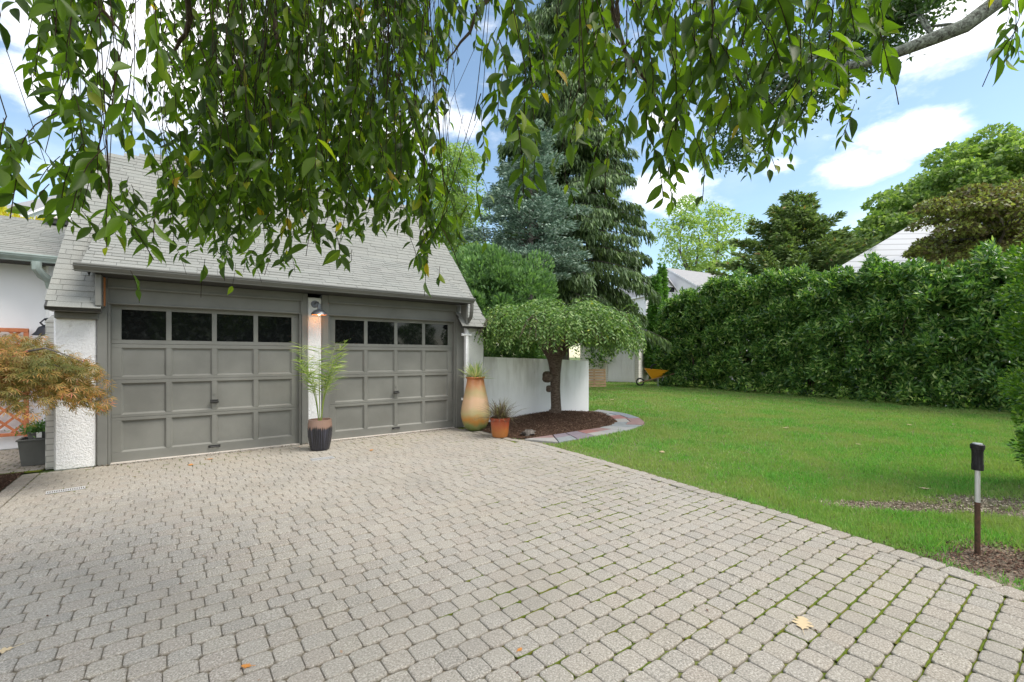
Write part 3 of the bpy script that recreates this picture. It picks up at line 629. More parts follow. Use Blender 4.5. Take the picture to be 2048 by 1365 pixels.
tag(roof, 'steep weathered grey shingle roof')
b = MB()
def quad_slab(b, q, n, t):
    i = len(b.v); q = [Vector(p) for p in q]; b.v += [tuple(p) for p in q]+[tuple(p-n*t) for p in q]; k = len(q)
    b.f.append(tuple(range(i, i+k))); b.f.append(tuple(range(i+2*k-1, i+k-1, -1))); b.mi += [0, 0]
    for j in range(k): b.f.append((i+j, i+k+j, i+k+(j+1) % k, i+(j+1) % k)); b.mi.append(0)
# sheathing under the shingles: full upper part and the two flared feet
sT = (1.01+.32)/cp
quad_slab(b, [P46(xl46(sT), sT), P46(xr46(sT), sT), P46(6.43, SR), P46(1.22, SR), P46(.17, (2.38+.32)/cp)], n46, .07)
quad_slab(b, [P46(-.035, .01), P46(.47, .01), P46(.44, sT), P46(.03, sT)], n46, .06)
quad_slab(b, [P46(5.74, .01), P46(6.355, .01), P46(xr46(sT), sT), P46(5.74, sT)], n46, .06)
quad_slab(b, [Vector((1.3, 2.76, 5.15)), Vector((6.42, 2.76, 5.15)), Vector((6.44, 6.1, 1.8)), Vector((.1, 6.1, 1.8))], Vector((0, .7, .7)), .07)
part(b, 'roof_deck', MT['underlay'], G)
b = MB(); b.box(-.02, .45, -.27, .0, 1.985, 2.04, bev=.01); b.box(.01, .42, -.05, .02, 1.90, 1.986, bev=.01); part(b, 'eave_trim', MT['gutter'], G)
b = MB(); b.box(5.93, 6.34, -.27, -.14, 1.985, 2.03, bev=.01); part(b, 'eave_trim', MT['gutter'], G)
dr_ = shingles(P31, 0, S31+.04, lambda s: .30+.03*s, lambda s: 5.82-.02*s, name='door_canopy_roof', parent=G, nrm=n31)
b = MB(); quad_slab(b, [P31(.31, .02), P31(5.81, .02), P31(5.80, S31), P31(.34, S31)], n31, .05)
# cheeks
for x in (.33, 5.80): b.face([P31(x, .02)-n31*.05, P31(x, S31)-n31*.03, Vector((x, .3, 2.62)), Vector((x, -.02, 2.46))])
part(b, 'canopy_deck', MT['underlay'], G)
b = MB()   # ridge cap
x = 1.2
while x < 6.42:
    for sgn in (-1, 1): b.face([(x, 2.76, 5.235+.004), (x+.2, 2.76, 5.245), (x+.2, 2.76+sgn*.12, 5.13), (x, 2.76+sgn*.12, 5.12)])
    x += .17
part(b, 'ridge_cap', MT['shingle'], G)
def gutter(x0, x1, y, z, mat, parent, name='gutter', sc=1.0):
    prof = [(0, .095), (-.115, .095), (-.122, .088), (-.122, .075), (-.112, .07), (-.112, .055), (-.09, .03), (-.072, .012), (-.07, 0), (0, 0)]
    b = MB(); i = len(b.v); n = len(prof)
    for x in (x0, x1):
        for a, c in prof: b.v.append((x, y+a*sc, z+c*sc))
    for j in range(1, n): b.f.append((i+j, i+(j+1) % n, i+n+(j+1) % n, i+n+j)); b.mi.append(0)
    b.f.append(tuple(range(i+n-1, i-1, -1))); b.f.append(tuple(range(i+n, i+2*n))); b.mi += [0, 0]
    # trough water line
    b.face([(x0+.002, y-.002, z+.06), (x1-.002, y-.002, z+.06), (x1-.002, y-.112*sc, z+.06), (x0+.002, y-.112*sc, z+.06)])
    return part(b, name, MT[mat], parent)
gutter(.24, 5.90, -.385, 2.462, 'gutter', G)
b = MB(); b.box(.42, 5.9, -.38, .02, 2.462, 2.484); part(b, 'soffit', MT['underlay'], G)  # shade under the gutter is put into the soffit's near-black colour
b = MB(); b.box(.415, .475, -.32, -.04, 2.06, 2.455, bev=.006); part(b, 'side_board', MT['trimpaint'], G)
b = MB(); b.box(5.82, 5.86, -.30, -.08, 2.06, 2.455, bev=.006); part(b, 'side_board', MT['trimpaint'], G)
b = MB(); b.box(.476, .492, -.10, -.045, 2.08, 2.45); part(b, 'bare_wood_strip', MT['rust'], G)
# trim around both doors
def door_frame(x0, x1, o0, o1):
    b = MB(); t = MT['trimpaint']
    b.box(x0, o0-.03, -.03, .12, -.01, 2.455, bev=.006); b.box(o1+.03, x1, -.03, .12, -.01, 2.455, bev=.006)
    b.box(o0-.03, o0, .0, .14, -.01, 2.14, bev=.004); b.box(o1, o1+.03, .0, .14, -.01, 2.14, bev=.004)
    b.box(o0-.03, o1+.03, -.034, .1, 2.335, 2.458, bev=.005); b.box(o0-.03, o1+.03, -.048, -.036, 2.322, 2.35, bev=.004)
    b.box(o0-.03, o1+.03, .006, .1, 2.118, 2.334, bev=.004); b.box(o0-.03, o1+.03, -.02, .005, 2.118, 2.14, bev=.004)
    b.box(o0-.03, o0-.012, -.026, -.014, 2.118, 2.32); b.box(o1+.012, o1+.03, -.026, -.014, 2.118, 2.32)
    return part(b, 'door_frame', t, G)
door_frame(.405, 2.965, .535, 2.845); door_frame(3.186, 5.922, 3.32, 5.72)
def garage_door(x0, x1, label):
    y = .075; w_ = x1-x0; st = .105; ml = .062; zt = 2.13
    root = MB(); mid = (w_-2*st-3*ml)/4
    cols = [(x0+st+k*(mid+ml), x0+st+k*(mid+ml)+mid) for k in range(4)]
    rows = [(.135, .555), (.64, 1.06), (1.15, 1.54), (1.65, 2.06)]
    b = root
    for k, (a, e) in enumerate(((.0, .135), (.555, .64), (1.06, 1.15), (1.54, 1.65), (2.06, zt))):
        if k in (1, 2, 3):
            m_ = (a+e)/2; b.box(x0, x1, y, y+.05, a, m_-.0015, bev=.003); b.box(x0, x1, y, y+.05, m_+.0015, e, bev=.003)
        else: b.box(x0, x1, y, y+.05, a, e, bev=.003)
    for (z0, z1) in rows:
        b.box(x0, x0+st, y-.001, y+.05, z0, z1, bev=.003); b.box(x1-st, x1, y-.001, y+.05, z0, z1, bev=.003)
        for k in range(3): b.box(cols[k][1], cols[k+1][0], y-.001, y+.05, z0, z1, bev=.003)
    for (z0, z1) in rows[:3]:
        for a, e in cols:
            b.box(a, e, y+.030, y+.045, z0, z1); k = .020; o_ = [(a, z0), (e, z0), (e, z1), (a, z1)]; n_ = [(a+k, z0+k), (e-k, z0+k), (e-k, z1-k), (a+k, z1-k)]
            for j in range(4): p, q = o_[j], o_[(j+1) % 4]; p2, q2 = n_[j], n_[(j+1) % 4]; b.face([(p[0], y+.007, p[1]), (q[0], y+.007, q[1]), (q2[0], y+.0285, q2[1]), (p2[0], y+.0285, p2[1])])
    D = part(b, 'door', MT['greypaint'], G); D['label'] = label
    z0, z1 = rows[3]
    for a, e in cols:
        g = MB(); g.box(a+.002, e-.002, y+.014, y+.022, z0+.002, z1-.002); part(g, 'window_pane', MT['glass'], D)
    xm = (cols[1][1]+cols[2][0])/2
    h = MB(); h.box(xm-.05, xm+.05, y-.012, y-.001, .735, .785, bev=.004); h.box(xm-.045, xm-.03, y-.05, y-.012, .75, .77); h.box(xm+.03, xm+.045, y-.05, y-.012, .75, .77); h.box(xm-.055, xm+.055, y-.055, y-.035, .742, .76, bev=.006)
    part(h, 'handle', MT['iron'], D)
    h = MB(); h.box(xm-.075, xm+.075, y-.006, y-.001, .075, .11, bev=.003); h.tube([(xm-.065, y-.006, .09), (xm-.05, y-.045, .09), (xm+.05, y-.045, .09), (xm+.065, y-.006, .09)], .009, 6); part(h, 'handle', MT['iron'], D)
    h = MB(); h.tube([(xm, y-.001, .87), (xm, y-.012, .87)], .016, 12); part(h, 'lock', MT['greypaint'], D)
    return D
garage_door(.535, 2.845, 'left of the two grey panelled garage doors'); garage_door(3.32, 5.72, 'right of the two grey panelled garage doors')
# near-black sheet painting in the unlit interior behind the panes
b = MB(); b.box(.5, 5.8, .16, .2, 0, 2.3); part(b, 'dark_backing', MT['underlay'], G)
b = MB(); b.box(.53, 2.85, .0, .2, -.01, .004); b.box(3.31, 5.73, .0, .2, -.01, .004); part(b, 'threshold', MT['pale'], G)
# downspout at the right end
b = MB(); b.tube([(5.865, -.43, 2.47), (5.87, -.42, 2.34), (5.885, -.36, 2.2), (5.90, -.20, 2.1), (5.91, -.17, 2.0)], [.036, .036, .036, .04, .04], 8); part(b, 'downspout', MT['gutter'], G, smooth=True)
b = MB(); b.box(5.875, 5.94, -.20, -.135, .05, 1.98, bev=.012); b.box(5.88, 5.935, -.215, -.15, .02, .07)
part(b, 'downspout', MT['whitepaint'], G, smooth=True)
for z in (1.86, .58):
    b = MB(); b.box(5.80, 6.0, -.208, -.13, z-.02, z+.02, bev=.005); b.box(5.78, 5.81, -.215, -.16, z-.025, z+.025, bev=.005); part(b, 'pipe_clamp', MT['whitepaint'], G)
# wall lamp, lit
L_ = empty('wall_lamp', (3.075, -.012, 2.26), 'grey barn style wall lamp glowing above the white pillar between the garage doors', 'wall lamp')
lm = Mat('lamp_metal'); lm.col((.17, .18, .2)).rough(.4).metal(.6); li = Mat('lamp_inner_glow'); li.col((.7, .38, .18)).rough(.5); be = Mat('lit_bulb'); be.col((1, .6, .3)); be.b.inputs['Emission Color'].default_value = (1, .5, .2, 1); be.b.inputs['Emission Strength'].default_value = 8
b = MB(); b.tube([(3.075, -.012, 2.29), (3.075, -.035, 2.29)], [.06, .055], 20); part(b, 'wall_plate', lm.m, L_, smooth=True)
b = MB(); b.tube([(3.075, -.035, 2.29), (3.075, -.09, 2.32), (3.09, -.16, 2.31), (3.10, -.19, 2.27), (3.10, -.19, 2.235)], .011, 8); b.tube([(3.10, -.19, 2.28), (3.10, -.19, 2.19)], .026, 12); part(b, 'arm', lm.m, L_, smooth=True)
b = MB(); b.lathe([(.03, .09), (.045, .085), (.085, .065), (.115, .03), (.125, 0), (.122, 0), (.11, .028), (.08, .06), (.03, .08)], 28, (3.10, -.19, 2.10)); sh = part(b, 'lamp_shade', lm.m, L_, smooth=True)
b = MB(); b.lathe([(.118, .004), (.104, .027), (.075, .055), (.02, .074)], 28, (3.10, -.19, 2.10)); part(b, 'glow_lining', li.m, sh, smooth=True)  # the bulb's glow inside the shade, painted as an orange lining
b = MB(); b.lathe([(0.001, -.03), (.018, -.022), (.028, 0), (.024, .02), (.012, .045), (.011, .07)], 14, (3.10, -.19, 2.125)); part(b, 'bulb', be.m, L_, smooth=True)
pl = bpy.data.lights.new('lamp_light', 'POINT'); pl.energy = .3; pl.color = (1, .48, .22); pl.shadow_soft_size = .03
po = bpy.data.objects.new('lamp_light', pl); COL.objects.link(po); po.parent = L_; po.location = Vector((3.10, -.19, 2.085))-Vector(L_.location)
# brass bell on bracket by the left side
bell = empty('bell', (-.2, .75, 1.72), 'dark iron bell hung beside the brick pilaster at the garage corner', 'bell')
im = Mat('bell_iron'); im.col((.035, .035, .04)).rough(.4).metal(.7)
b = MB(); b.lathe([(.125, 0), (.118, .012), (.085, .05), (.07, .09), (.055, .115), (.02, .13), (.001, .133)], 24, (-.2, .75, 1.71)); part(b, 'bell_body', im.m, bell, smooth=True)
b = MB(); b.tube([(-.2, .75, 1.83), (-.24, .75, 1.88), (-.2, .75, 1.93), (-.16, .75, 1.88), (-.2, .75, 1.84)], .012, 8); b.tube([(-.2, .75, 1.93), (-.1, .75, 1.95), (.06, .75, 1.93)], .014, 8); b.box(.03, .06, .71, .79, 1.84, 2.0); part(b, 'bracket', im.m, bell)
# ================================================================= white house on the left
Hs = empty('white_house', (-3.5, 2.3, 0), 'low white stucco house with shallow grey shingle roof left of the garage', 'house')
b = MB(); b.box(-8, -.03, 2.3, 2.6, -.02, 2.98); b.box(-.42, -.06, 2.16, 2.3, -.02, 2.9, bev=.04); b.box(-8, .03, 2.27, 2.3, 0, .3); part(b, 'wall', MT['housewhite'], Hs)
d24 = R(24); n24 = Vector((0, -math.sin(d24), math.cos(d24))); P24 = lambda x, s: Vector((x, 1.9+s*math.cos(d24), 2.98+s*math.sin(d24)))
shingles(P24, 0, 2.45, lambda s: -8, lambda s: float(np.interp(s, [0, 2.45], [.0, .0])), name='roof', parent=Hs, nrm=n24, expo=.12)
b = MB(); quad_slab(b, [P24(-8, .01), P24(-.0, .01), P24(-.0, 2.45), P24(-8, 2.45)], n24, .08); b.face([P24(-8, 2.45), P24(0, 2.45), (0, 7, 3), (-8, 7, 3)]); b.box(-8, -.02, 1.95, 2.3, 2.86, 2.9); part(b, 'roof_deck', MT['underlay'], Hs)
gutter(-8, -.05, 1.9, 2.86, 'greenish', Hs, sc=1.1)
b = MB(); b.tube([(-.46, 1.83, 2.86), (-.46, 1.83, 2.76), (-.42, 1.9, 2.68), (-.36, 2.05, 2.62), (-.35, 2.1, 2.5)], [.06, .06, .065, .06, .05], 8); part(b, 'downspout', MT['greenish'], Hs, smooth=True)
b = MB(); b.box(-.36, -.28, 2.07, 2.14, .1, 2.55, bev=.01); part(b, 'downspout', MT['whitepaint'], Hs)
rv = P24(-.45, 2.22); b = MB(); b.box(rv.x-.22, rv.x+.22, rv.y-.12, rv.y+.2, rv.z, rv.z+.09, bev=.01); vv = part(b, 'roof_vent', MT['underlay'], Hs)
b = MB(); b.box(rv.x-.25, rv.x+.25, rv.y-.15, rv.y+.22, rv.z+.09, rv.z+.13, bev=.015); part(b, 'vent_hood', MT['pale'], vv)
# trellis
om = Mat('orange_wood'); om.col(om.ramp(om.noise(14, 5, .6, om.co('Object', (1, 1, .2))), [(.3, (.42, .13, .05)), (.7, (.56, .2, .09))])).rough(.7)
T = empty('trellis', (-1.6, 2.2, 0), 'orange stained wooden lattice trellis against the white house wall', 'trellis')
b = MB()
for x in (-2.75, -.66): b.box(x, x+.055, 2.17, 2.22, -.01, 1.84, bev=.004)
b.box(-2.75, -.605, 2.165, 2.225, 1.80, 1.86, bev=.004); b.box(-2.695, -.66, 2.175, 2.215, .2, .25, bev=.004); part(b, 'frame', om.m, T)
b = MB()
for sgn in (1, -1):
    for k in range(-14, 16):
        c = -1.7+k*.21; pts = []
        # line x = c + sgn*t, z = 1.02+t
        lo, hi = -.77, .79; xa, xb = -2.70, -.66
        tmin = max(lo, min((xa-c)*sgn, (xb-c)*sgn)); tmax = min(hi, max((xa-c)*sgn, (xb-c)*sgn))
        if tmax-tmin < .05: continue
        p, q = Vector((c+sgn*tmin, 2.19+.008*sgn, 1.02+tmin)), Vector((c+sgn*tmax, 2.19+.008*sgn, 1.02+tmax)); u1 = (q-p).normalized(); wv = Vector((-u1.z, 0, u1.x))*.017
        i = len(b.v); b.v += [tuple(v_+Vector((0, dy, 0))) for dy in (-.006, .006) for v_ in (p-wv, p+wv, q+wv, q-wv)]
        for f in ((0, 1, 2, 3), (7, 6, 5, 4), (0, 3, 7, 4), (1, 5, 6, 2)): b.f.append(tuple(i+t for t in f)); b.mi.append(0)
part(b, 'lattice', om.m, T)
# grey planter with a nursery pot
Pl = empty('planter_box', (-.22, .66, 0), 'square dark grey planter box beside the brick pilaster', 'planter')
pm = Mat('grey_planter'); pm.col(pm.ramp(pm.noise(5, 4), [(.3, (.10, .105, .10)), (.7, (.14, .145, .14))])).rough(.6)
def taper_box(b, cx, cy, wx0, wy0, wx1, wy1, z0, z1, t=.012):
    i = len(b.v)
    for (wx, wy, z) in ((wx0, wy0, z0), (wx1, wy1, z1), (wx1-t*2, wy1-t*2, z1), (wx1-t*2, wy1-t*2, z1-.05)):
        for sx, sy in ((-1, -1), (1, -1), (1, 1), (-1, 1)): b.v.append((cx+sx*wx/2, cy+sy*wy/2, z))
    for k in range(3):
        for j in range(4): b.f.append((i+k*4+j, i+k*4+(j+1) % 4, i+(k+1)*4+(j+1) % 4, i+(k+1)*4+j)); b.mi.append(0)
    b.f.append((i+12, i+13, i+14, i+15)); b.mi.append(0)
b = MB(); taper_box(b, -.24, .66, .27, .27, .33, .33, 0, .33); part(b, 'box_body', pm.m, Pl)
b = MB(); b.box(-.42, -.06, .48, .51, .325, .345, bev=.004); b.box(-.42, -.06, .81, .84, .325, .345, bev=.004); b.box(-.42, -.39, .51, .81, .325, .345); b.box(-.09, -.06, .51, .81, .325, .345); part(b, 'rim', pm.m, Pl)
Np = empty('nursery_pot', (-.22, .64, .28), 'green leafy herbs in a grey nursery pot set inside the planter box', 'potted plant')
b = MB(); b.lathe([(.10, .28), (.125, .41), (.13, .41), (.13, .43), (.12, .43), (.11, .40), (0.001, .40)], 20, (-.22, .64, 0)); part(b, 'pot', pm.m, Np, smooth=True)
n = 900; P_ = np.array([-.22, .64, .45])+rng.normal(0, 1, (n, 3))*np.array([.085, .07, .045]); P_[:, 2] = np.maximum(P_[:, 2], .41)
leaves('foliage', P_, rdir(n)+np.array([0, 0, .3]), rng.uniform(.03, .055, n), .02, MT['L_herb'], Np)
b = MB(); b.box(-.235, -.185, .50, .503, .36, .43); tg = part(b, 'plant_tag', MT['whitepaint'], Np)
# grates in the pavers
gm = Mat('grate'); gm.col((.5, .5, .5)).rough(.5)
for (cx, cy, w_, h_, rr, lb_) in ((gz(645, 918).x, gz(645, 918).y, .30, .13, 0, 'pale metal drain grate in the pavers in front of the striped black pot'), (gz(127, 982).x+.02, gz(127, 982).y, .30, .11, .1, 'pale metal drain grate in the pavers near the left garage pillar')):
    e_ = empty('drain_grate', (cx, cy, 0), lb_, 'drain grate', 'drain grates in the driveway'); e_.rotation_euler = (0, 0, rr)
    b = MB(); b.box(-w_/2, w_/2, -h_/2, -h_/2+.012, .0, .008); b.box(-w_/2, w_/2, h_/2-.012, h_/2, .0, .008)
    k = -w_/2
    while k < w_/2: b.box(k, k+.009, -h_/2+.012, h_/2-.012, .001, .007); k += .017
    o = b.build('grille', gm.m, None, loc=(0, 0, 0)); o.parent = e_
    b = MB(); b.box(-w_/2, w_/2, -h_/2, h_/2, .0005, .003); o = b.build('sump', MT['mulch'], None, loc=(0, 0, 0)); o.parent = e_
# ================================================================= garden wall
b = MB(); i = 0
xs = np.linspace(6.345, 9.45, 10)
for y in (-.12, .09):
    for x in xs: b.v += [(x, y, 0), (x, y, float(np.interp(x, [6.345, 9.45], [1.42, 1.325])))]
n = 20
for k in range(9):
    a = 2*k; b.f += [(a, a+2, a+3, a+1), (n+a+1, n+a+3, n+a+2, n+a), (a+1, a+3, n+a+3, n+a+1)]; b.mi += [0, 0, 0]
b.f += [(18, 38, 39, 19), (0, 1, 21, 20)]; b.mi += [0, 0]
o = b.build('garden_wall', MT['wallwhite'], loc=(7.9, 0, 0)); tag(o, 'low stained white garden wall behind the umbrella shaped cherry tree', 'wall')
# ================================================================= pots by the garage
def potmat(name, stops, extra=None):
    m = Mat(name); c = m.co('Object'); z = m.n('ShaderNodeSeparateXYZ'); m.l(c, z.inputs[0])
    f = m.math('ADD', z.outputs[2], m.math('MULTIPLY', m.math('SUBTRACT', m.noise(3.2, 4, .6, c, .8), .5), .32)); m.col(m.ramp(f, stops)); return m
VC = at(951, 8.78)
V_ = empty('tall_vase', VC, 'tall glazed orange and green vase planted with spiky yucca at the right garage pillar', 'vase')
m = potmat('multi_glaze', [(0, (.10, .13, .03)), (.10, (.25, .28, .10)), (.2, (.55, .25, .05)), (.32, (.5, .42, .2)), (.45, (.62, .42, .24)), (.62, (.66, .42, .25)), (.74, (.50, .38, .18)), (.86, (.58, .27, .12)), (1, (.50, .17, .06))]); m.rough(.32, .5)
prof = [(0.001, .0), (.15, 0), (.17, .015), (.215, .07), (.255, .16), (.28, .26), (.285, .34), (.27, .46), (.245, .58), (.215, .72), (.185, .86), (.168, .95), (.165, .985), (.18, 1.005), (.19, 1.02), (.185, 1.032), (.165, 1.03), (.15, 1.0), (.15, .96), (.001, .96)]
b = MB(); b.lathe(prof, 40, tuple(VC)); part(b, 'vase_body', m.m, V_, smooth=True)
n = 150; a = rng.uniform(0, 2*math.pi, n); el_ = rng.uniform(.15, 1.35, n); D = np.column_stack([np.cos(a)*np.cos(el_), np.sin(a)*np.cos(el_), np.sin(el_)])
def blades(name, base, D, ln, wd, droop, mat, parent, seg=6, spread=.03):
    n = len(D); P0 = np.array(base)+np.column_stack([rng.normal(0, spread, n), rng.normal(0, spread, n), np.zeros(n)]); side = norm(np.cross(D, np.array([0, 0, 1.0])+rng.normal(0, .2, (n, 3))))
    rows_ = []
    for k in range(seg+1):
        t = k/seg; c = P0+D*(ln[:, None]*t); c[:, 2] -= droop*ln*t*t; w_ = wd*(1-t**2.2)*(.5+.5*min(1, t*5))+.0006
        rows_ += [c+side*w_*.5, c-side*w_*.5]
    V = np.stack(rows_, 1); F = [(2*k, 2*k+1, 2*k+3, 2*k+2) for k in range(seg)]
    return npmesh(name, V, V.shape[1], F, mat, parent)
blades('yucca', VC+Vector((0, 0, .98)), D, rng.uniform(.28, .46, n), .028, .10, MT['L_yucca'], V_)
RC = at(1000, 8.02)
RP = empty('red_pot', RC, 'small glazed rust red pot of purple fountain grass beside the tall vase', 'pot')
m = potmat('rust_glaze', [(0, (.36, .14, .04)), (.1, (.42, .15, .04)), (.22, (.38, .08, .03)), (.33, (.26, .045, .02)), (.5, (.3, .06, .03))]); m.rough(.3, .5)
b = MB(); b.lathe([(.001, 0), (.12, 0), (.135, .01), (.15, .08), (.16, .2), (.168, .29), (.18, .3), (.182, .34), (.17, .345), (.16, .32), (.155, .3), (.001, .3)], 36, tuple(RC)); part(b, 'pot', m.m, RP, smooth=True)
n = 420; a = rng.uniform(0, 2*math.pi, n); el_ = rng.uniform(.35, 1.5, n); D = np.column_stack([np.cos(a)*np.cos(el_), np.sin(a)*np.cos(el_), np.sin(el_)])
blades('fountain_grass', RC+Vector((0, 0, .3)), D, rng.uniform(.3, .74, n), .008, .42, MT['L_fountain'], RP, 7, .05)
PC = at(640, 6.92)
PP = empty('striped_pot', PC, 'barrel shaped black striped pot with a feathery palm before the middle pillar', 'potted palm')
m = Mat('drip_glaze'); c = m.co('Object'); z = m.n('ShaderNodeSeparateXYZ'); m.l(c, z.inputs[0]); an = m.math('ARCTAN2', z.outputs[0], z.outputs[1])
nn = m.n('ShaderNodeCombineXYZ'); m.l(m.math('MULTIPLY', an, 9.0), nn.inputs[0]); m.l(m.math('MULTIPLY', z.outputs[2], .9), nn.inputs[2]); st = m.noise(1.4, 3, .6, nn.outputs[0])
edge_ = m.math('ADD', z.outputs[2], m.math('MULTIPLY', m.math('SUBTRACT', st, .5), .22)); body_ = m.mix(m.rng(st, .46, .6), (.012, .012, .014), (.055, .055, .075))
m.col(m.mix(m.rng(edge_, .335, .36), body_, (.27, .17, .13))).rough(.25, .5); m.bump(st, .5, .02)
b = MB(); b.lathe([(.001, 0), (.115, 0), (.135, .012), (.155, .1), (.172, .22), (.176, .32), (.172, .40), (.165, .45), (.165, .465), (.15, .465), (.148, .43), (.001, .43)], 40, tuple(PC)); part(b, 'pot', m.m, PP, smooth=True)
def palm(base, parent):
    st = MB(); lp, ld, ls, lw = [], [], [], []
    for k in range(9):
        a = 2*math.pi*k/9+random.uniform(-.25, .25); ln = random.uniform(.9, 1.4); out = random.uniform(.05, .2) if k % 3 else .06
        p = Vector(base)+Vector((math.cos(a)*.02, math.sin(a)*.02, 0)); d_ = Vector((math.cos(a)*out, math.sin(a)*out, 1)).normalized(); pts = [p]
        for j in range(14):
            d_ = (d_+Vector((math.cos(a)*.022, math.sin(a)*.022, -.05*(j/7)))).normalized(); p = p+d_*(ln/14); pts.append(p)
            if j > 5:
                sd2 = d_.cross(Vector((0, 0, 1))).normalized()
                for s_ in (-1, 1):
                    for h_ in (0, .33, .66):
                        q = pts[-2].lerp(pts[-1], h_); v_ = (sd2*s_*1.1+d_*.55+Vector((random.gauss(0, .1), random.gauss(0, .1), random.uniform(-.5, .1)))).normalized(); lp.append(q); ld.append(v_); ls.append(.25*math.sin(math.pi*(j-4.5)/10.5)+.05); lw.append(.014)
        st.tube(pts, [.0065*(1-i/16) for i in range(len(pts))], 6)
    st.build('stem', MT['L_palm'], parent, smooth=True)
    leaves('frond', np.array(lp), np.array(ld), np.array(ls), np.array(lw), MT['L_palm'], parent, T_FLAT, roll=.5)
palm(PC+Vector((0, 0, .42)), PP)
# ================================================================= garden stake
SP = gz(1955, 1107)
S_ = empty('garden_stake', SP, 'aluminium and rusty brown stake with a black cap standing by the driveway edge', 'garden stake')
al = Mat('aluminium'); al.col((.6, .61, .63)).rough(.4).metal(.7); rb = Mat('rusty_steel'); rb.col(rb.ramp(rb.noise(30, 5, .7), [(.35, (.035, .018, .012)), (.65, (.12, .055, .03))])).rough(.7)
bk = Mat('black_plastic'); bk.col(bk.ramp(bk.noise(60, 5, .8, bk.co('Object', (1, 1, .15))), [(.5, (.006, .006, .007)), (.75, (.04, .04, .043))])).rough(.5, .3)
def vt(x, z0, z1, r0, r1=None, n=16): b = MB(); b.tube([(SP.x, SP.y, z0), (SP.x, SP.y, z1)], [r0, r1 or r0], n); return b
vt(0, -.1, .37, .0165).build('lower_post', rb.m, S_, smooth=True); vt(0, .37, .62, .0150).build('upper_post', al.m, S_, smooth=True)
b = MB(); b.lathe([(.018, .60), (.033, .602), (.034, .64), (.032, .65), (.0315, .735), (.034, .745), (.036, .755), (.040, .757), (.040, .785), (.034, .79), (.001, .79)], 24, (SP.x, SP.y, 0)); cp_ = b.build('cap', bk.m, S_, smooth=True)
b = MB(); b.lathe([(.027, .7895), (.026, .796), (.001, .797)], 20, (SP.x, SP.y, 0)); b.build('lid', al.m, cp_, smooth=True)
# fallen leaves
def lobed_leaf(loc, s, rot, mat, label):
    b = MB(); pr = [(0, 0), (.1, .06), (.17, .2), (.24, .2), (.3, .1), (.38, .33), (.46, .35), (.52, .13), (.6, .30), (.69, .29), (.74, .11), (.82, .2), (.9, .14), (1, 0)]
    n = len(pr)-1
    for sg in (1, -1):
        for k in range(n):
            q = [(pr[k][0], 0, .02), (pr[k+1][0], 0, .02), (pr[k+1][0], sg*pr[k+1][1], .05), (pr[k][0], sg*pr[k][1], .05)]
            c_, s_ = math.cos(rot), math.sin(rot); b.face([(loc.x+s*(x*c_-y*s_), loc.y+s*(x*s_+y*c_), loc.z+s*(z+.1*abs(math.sin(x*9)))*.25) for x, y, z in q])
    b.tube([(loc.x, loc.y, loc.z+.004), (loc.x-s*.35*math.cos(rot+.2), loc.y-s*.35*math.sin(rot+.2), loc.z+.004)], .0012, 4)
    o = b.build('fallen_leaf', mat, loc=loc); tag(o, label, 'fallen leaf', 'fallen leaves')
fl1 = Mat('dry_leaf'); fl1.col((.55, .43, .26)).rough(.8); fl2 = Mat('orange_leaf'); fl2.col((.55, .22, .04)).rough(.7); fl3 = Mat('pale_dry_leaf'); fl3.col((.45, .34, .2)).rough(.8)
for (px_, py_, s, mm, lb_) in ((1605, 1262, .14, fl1, 'pale tan lobed leaf lying on the pavers at lower right'), (503, 1335, .05, fl2, 'small orange leaf on the pavers at the bottom edge'),
    (383, 929, .10, fl2, 'orange leaf on the pavers below the left garage door'), (413, 920, .08, fl2, 'second orange leaf just below the left garage door handle'),
    (745, 900, .09, fl2, 'rusty leaf on the pavers below the right garage door'), (1035, 1305, .035, fl2, 'tiny orange leaf in a paver joint at the bottom centre'),
    (1820, 853, .16, fl3, 'dry leaf on the far lawn before the hedge'), (1325, 905, .13, fl3, 'dry leaf on the lawn near the driveway bend'), (1862, 982, .10, fl3, 'curled dry leaf at the bare strip of lawn'),
    (1710, 890, .10, fl3, 'dark curled leaf in the middle of the lawn'), (1565, 858, .14, fl3, 'pale leaf on the lawn left of centre'), (1225, 800, .22, fl3, 'pale leaf on the lawn near the shed'), (30, 1297, .09, fl1, 'yellow narrow leaf on the pavers at the far left')):
    p = gz(px_, py_); lobed_leaf(Vector((p.x, p.y, .004 if px_ < 1200 or py_ > 1150 else .02)), s, random.uniform(0, 6), mm.m, lb_)
# ================================================================= vegetation helpers
def cam_px(P):
    dx, dy = P[:, 0]-CAM[0], P[:, 1]-CAM[1]; X = dx*UX-dy*UY; d = dx*UY+dy*UX
    d = np.maximum(d, .05); return 1024+905*X/d, 714-905*(P[:, 2]-CAM[2])/d, d
def shell(n, c, r, lo=.6, top=0.0):
    u = rdir(n); u[:, 2] += top; u = norm(u); k = rng.uniform(lo**2, 1, n)**.5
    return np.array(c)+u*k[:, None]*np.array(r), u
def branch_pts(p, q, k=6, sag=.1, wob=.05):
    p, q = Vector(p), Vector(q); L = (q-p).length; out = []
    for i in range(k+1):
        t = i/k; v = p.lerp(q, t)+Vector((0, 0, sag*L*math.sin(math.pi*t)))
        if 0 < i < k: v += Vector((random.gauss(0, wob*L*.3), random.gauss(0, wob*L*.3), random.gauss(0, wob*L*.3)))
        out.append(v)
    return out
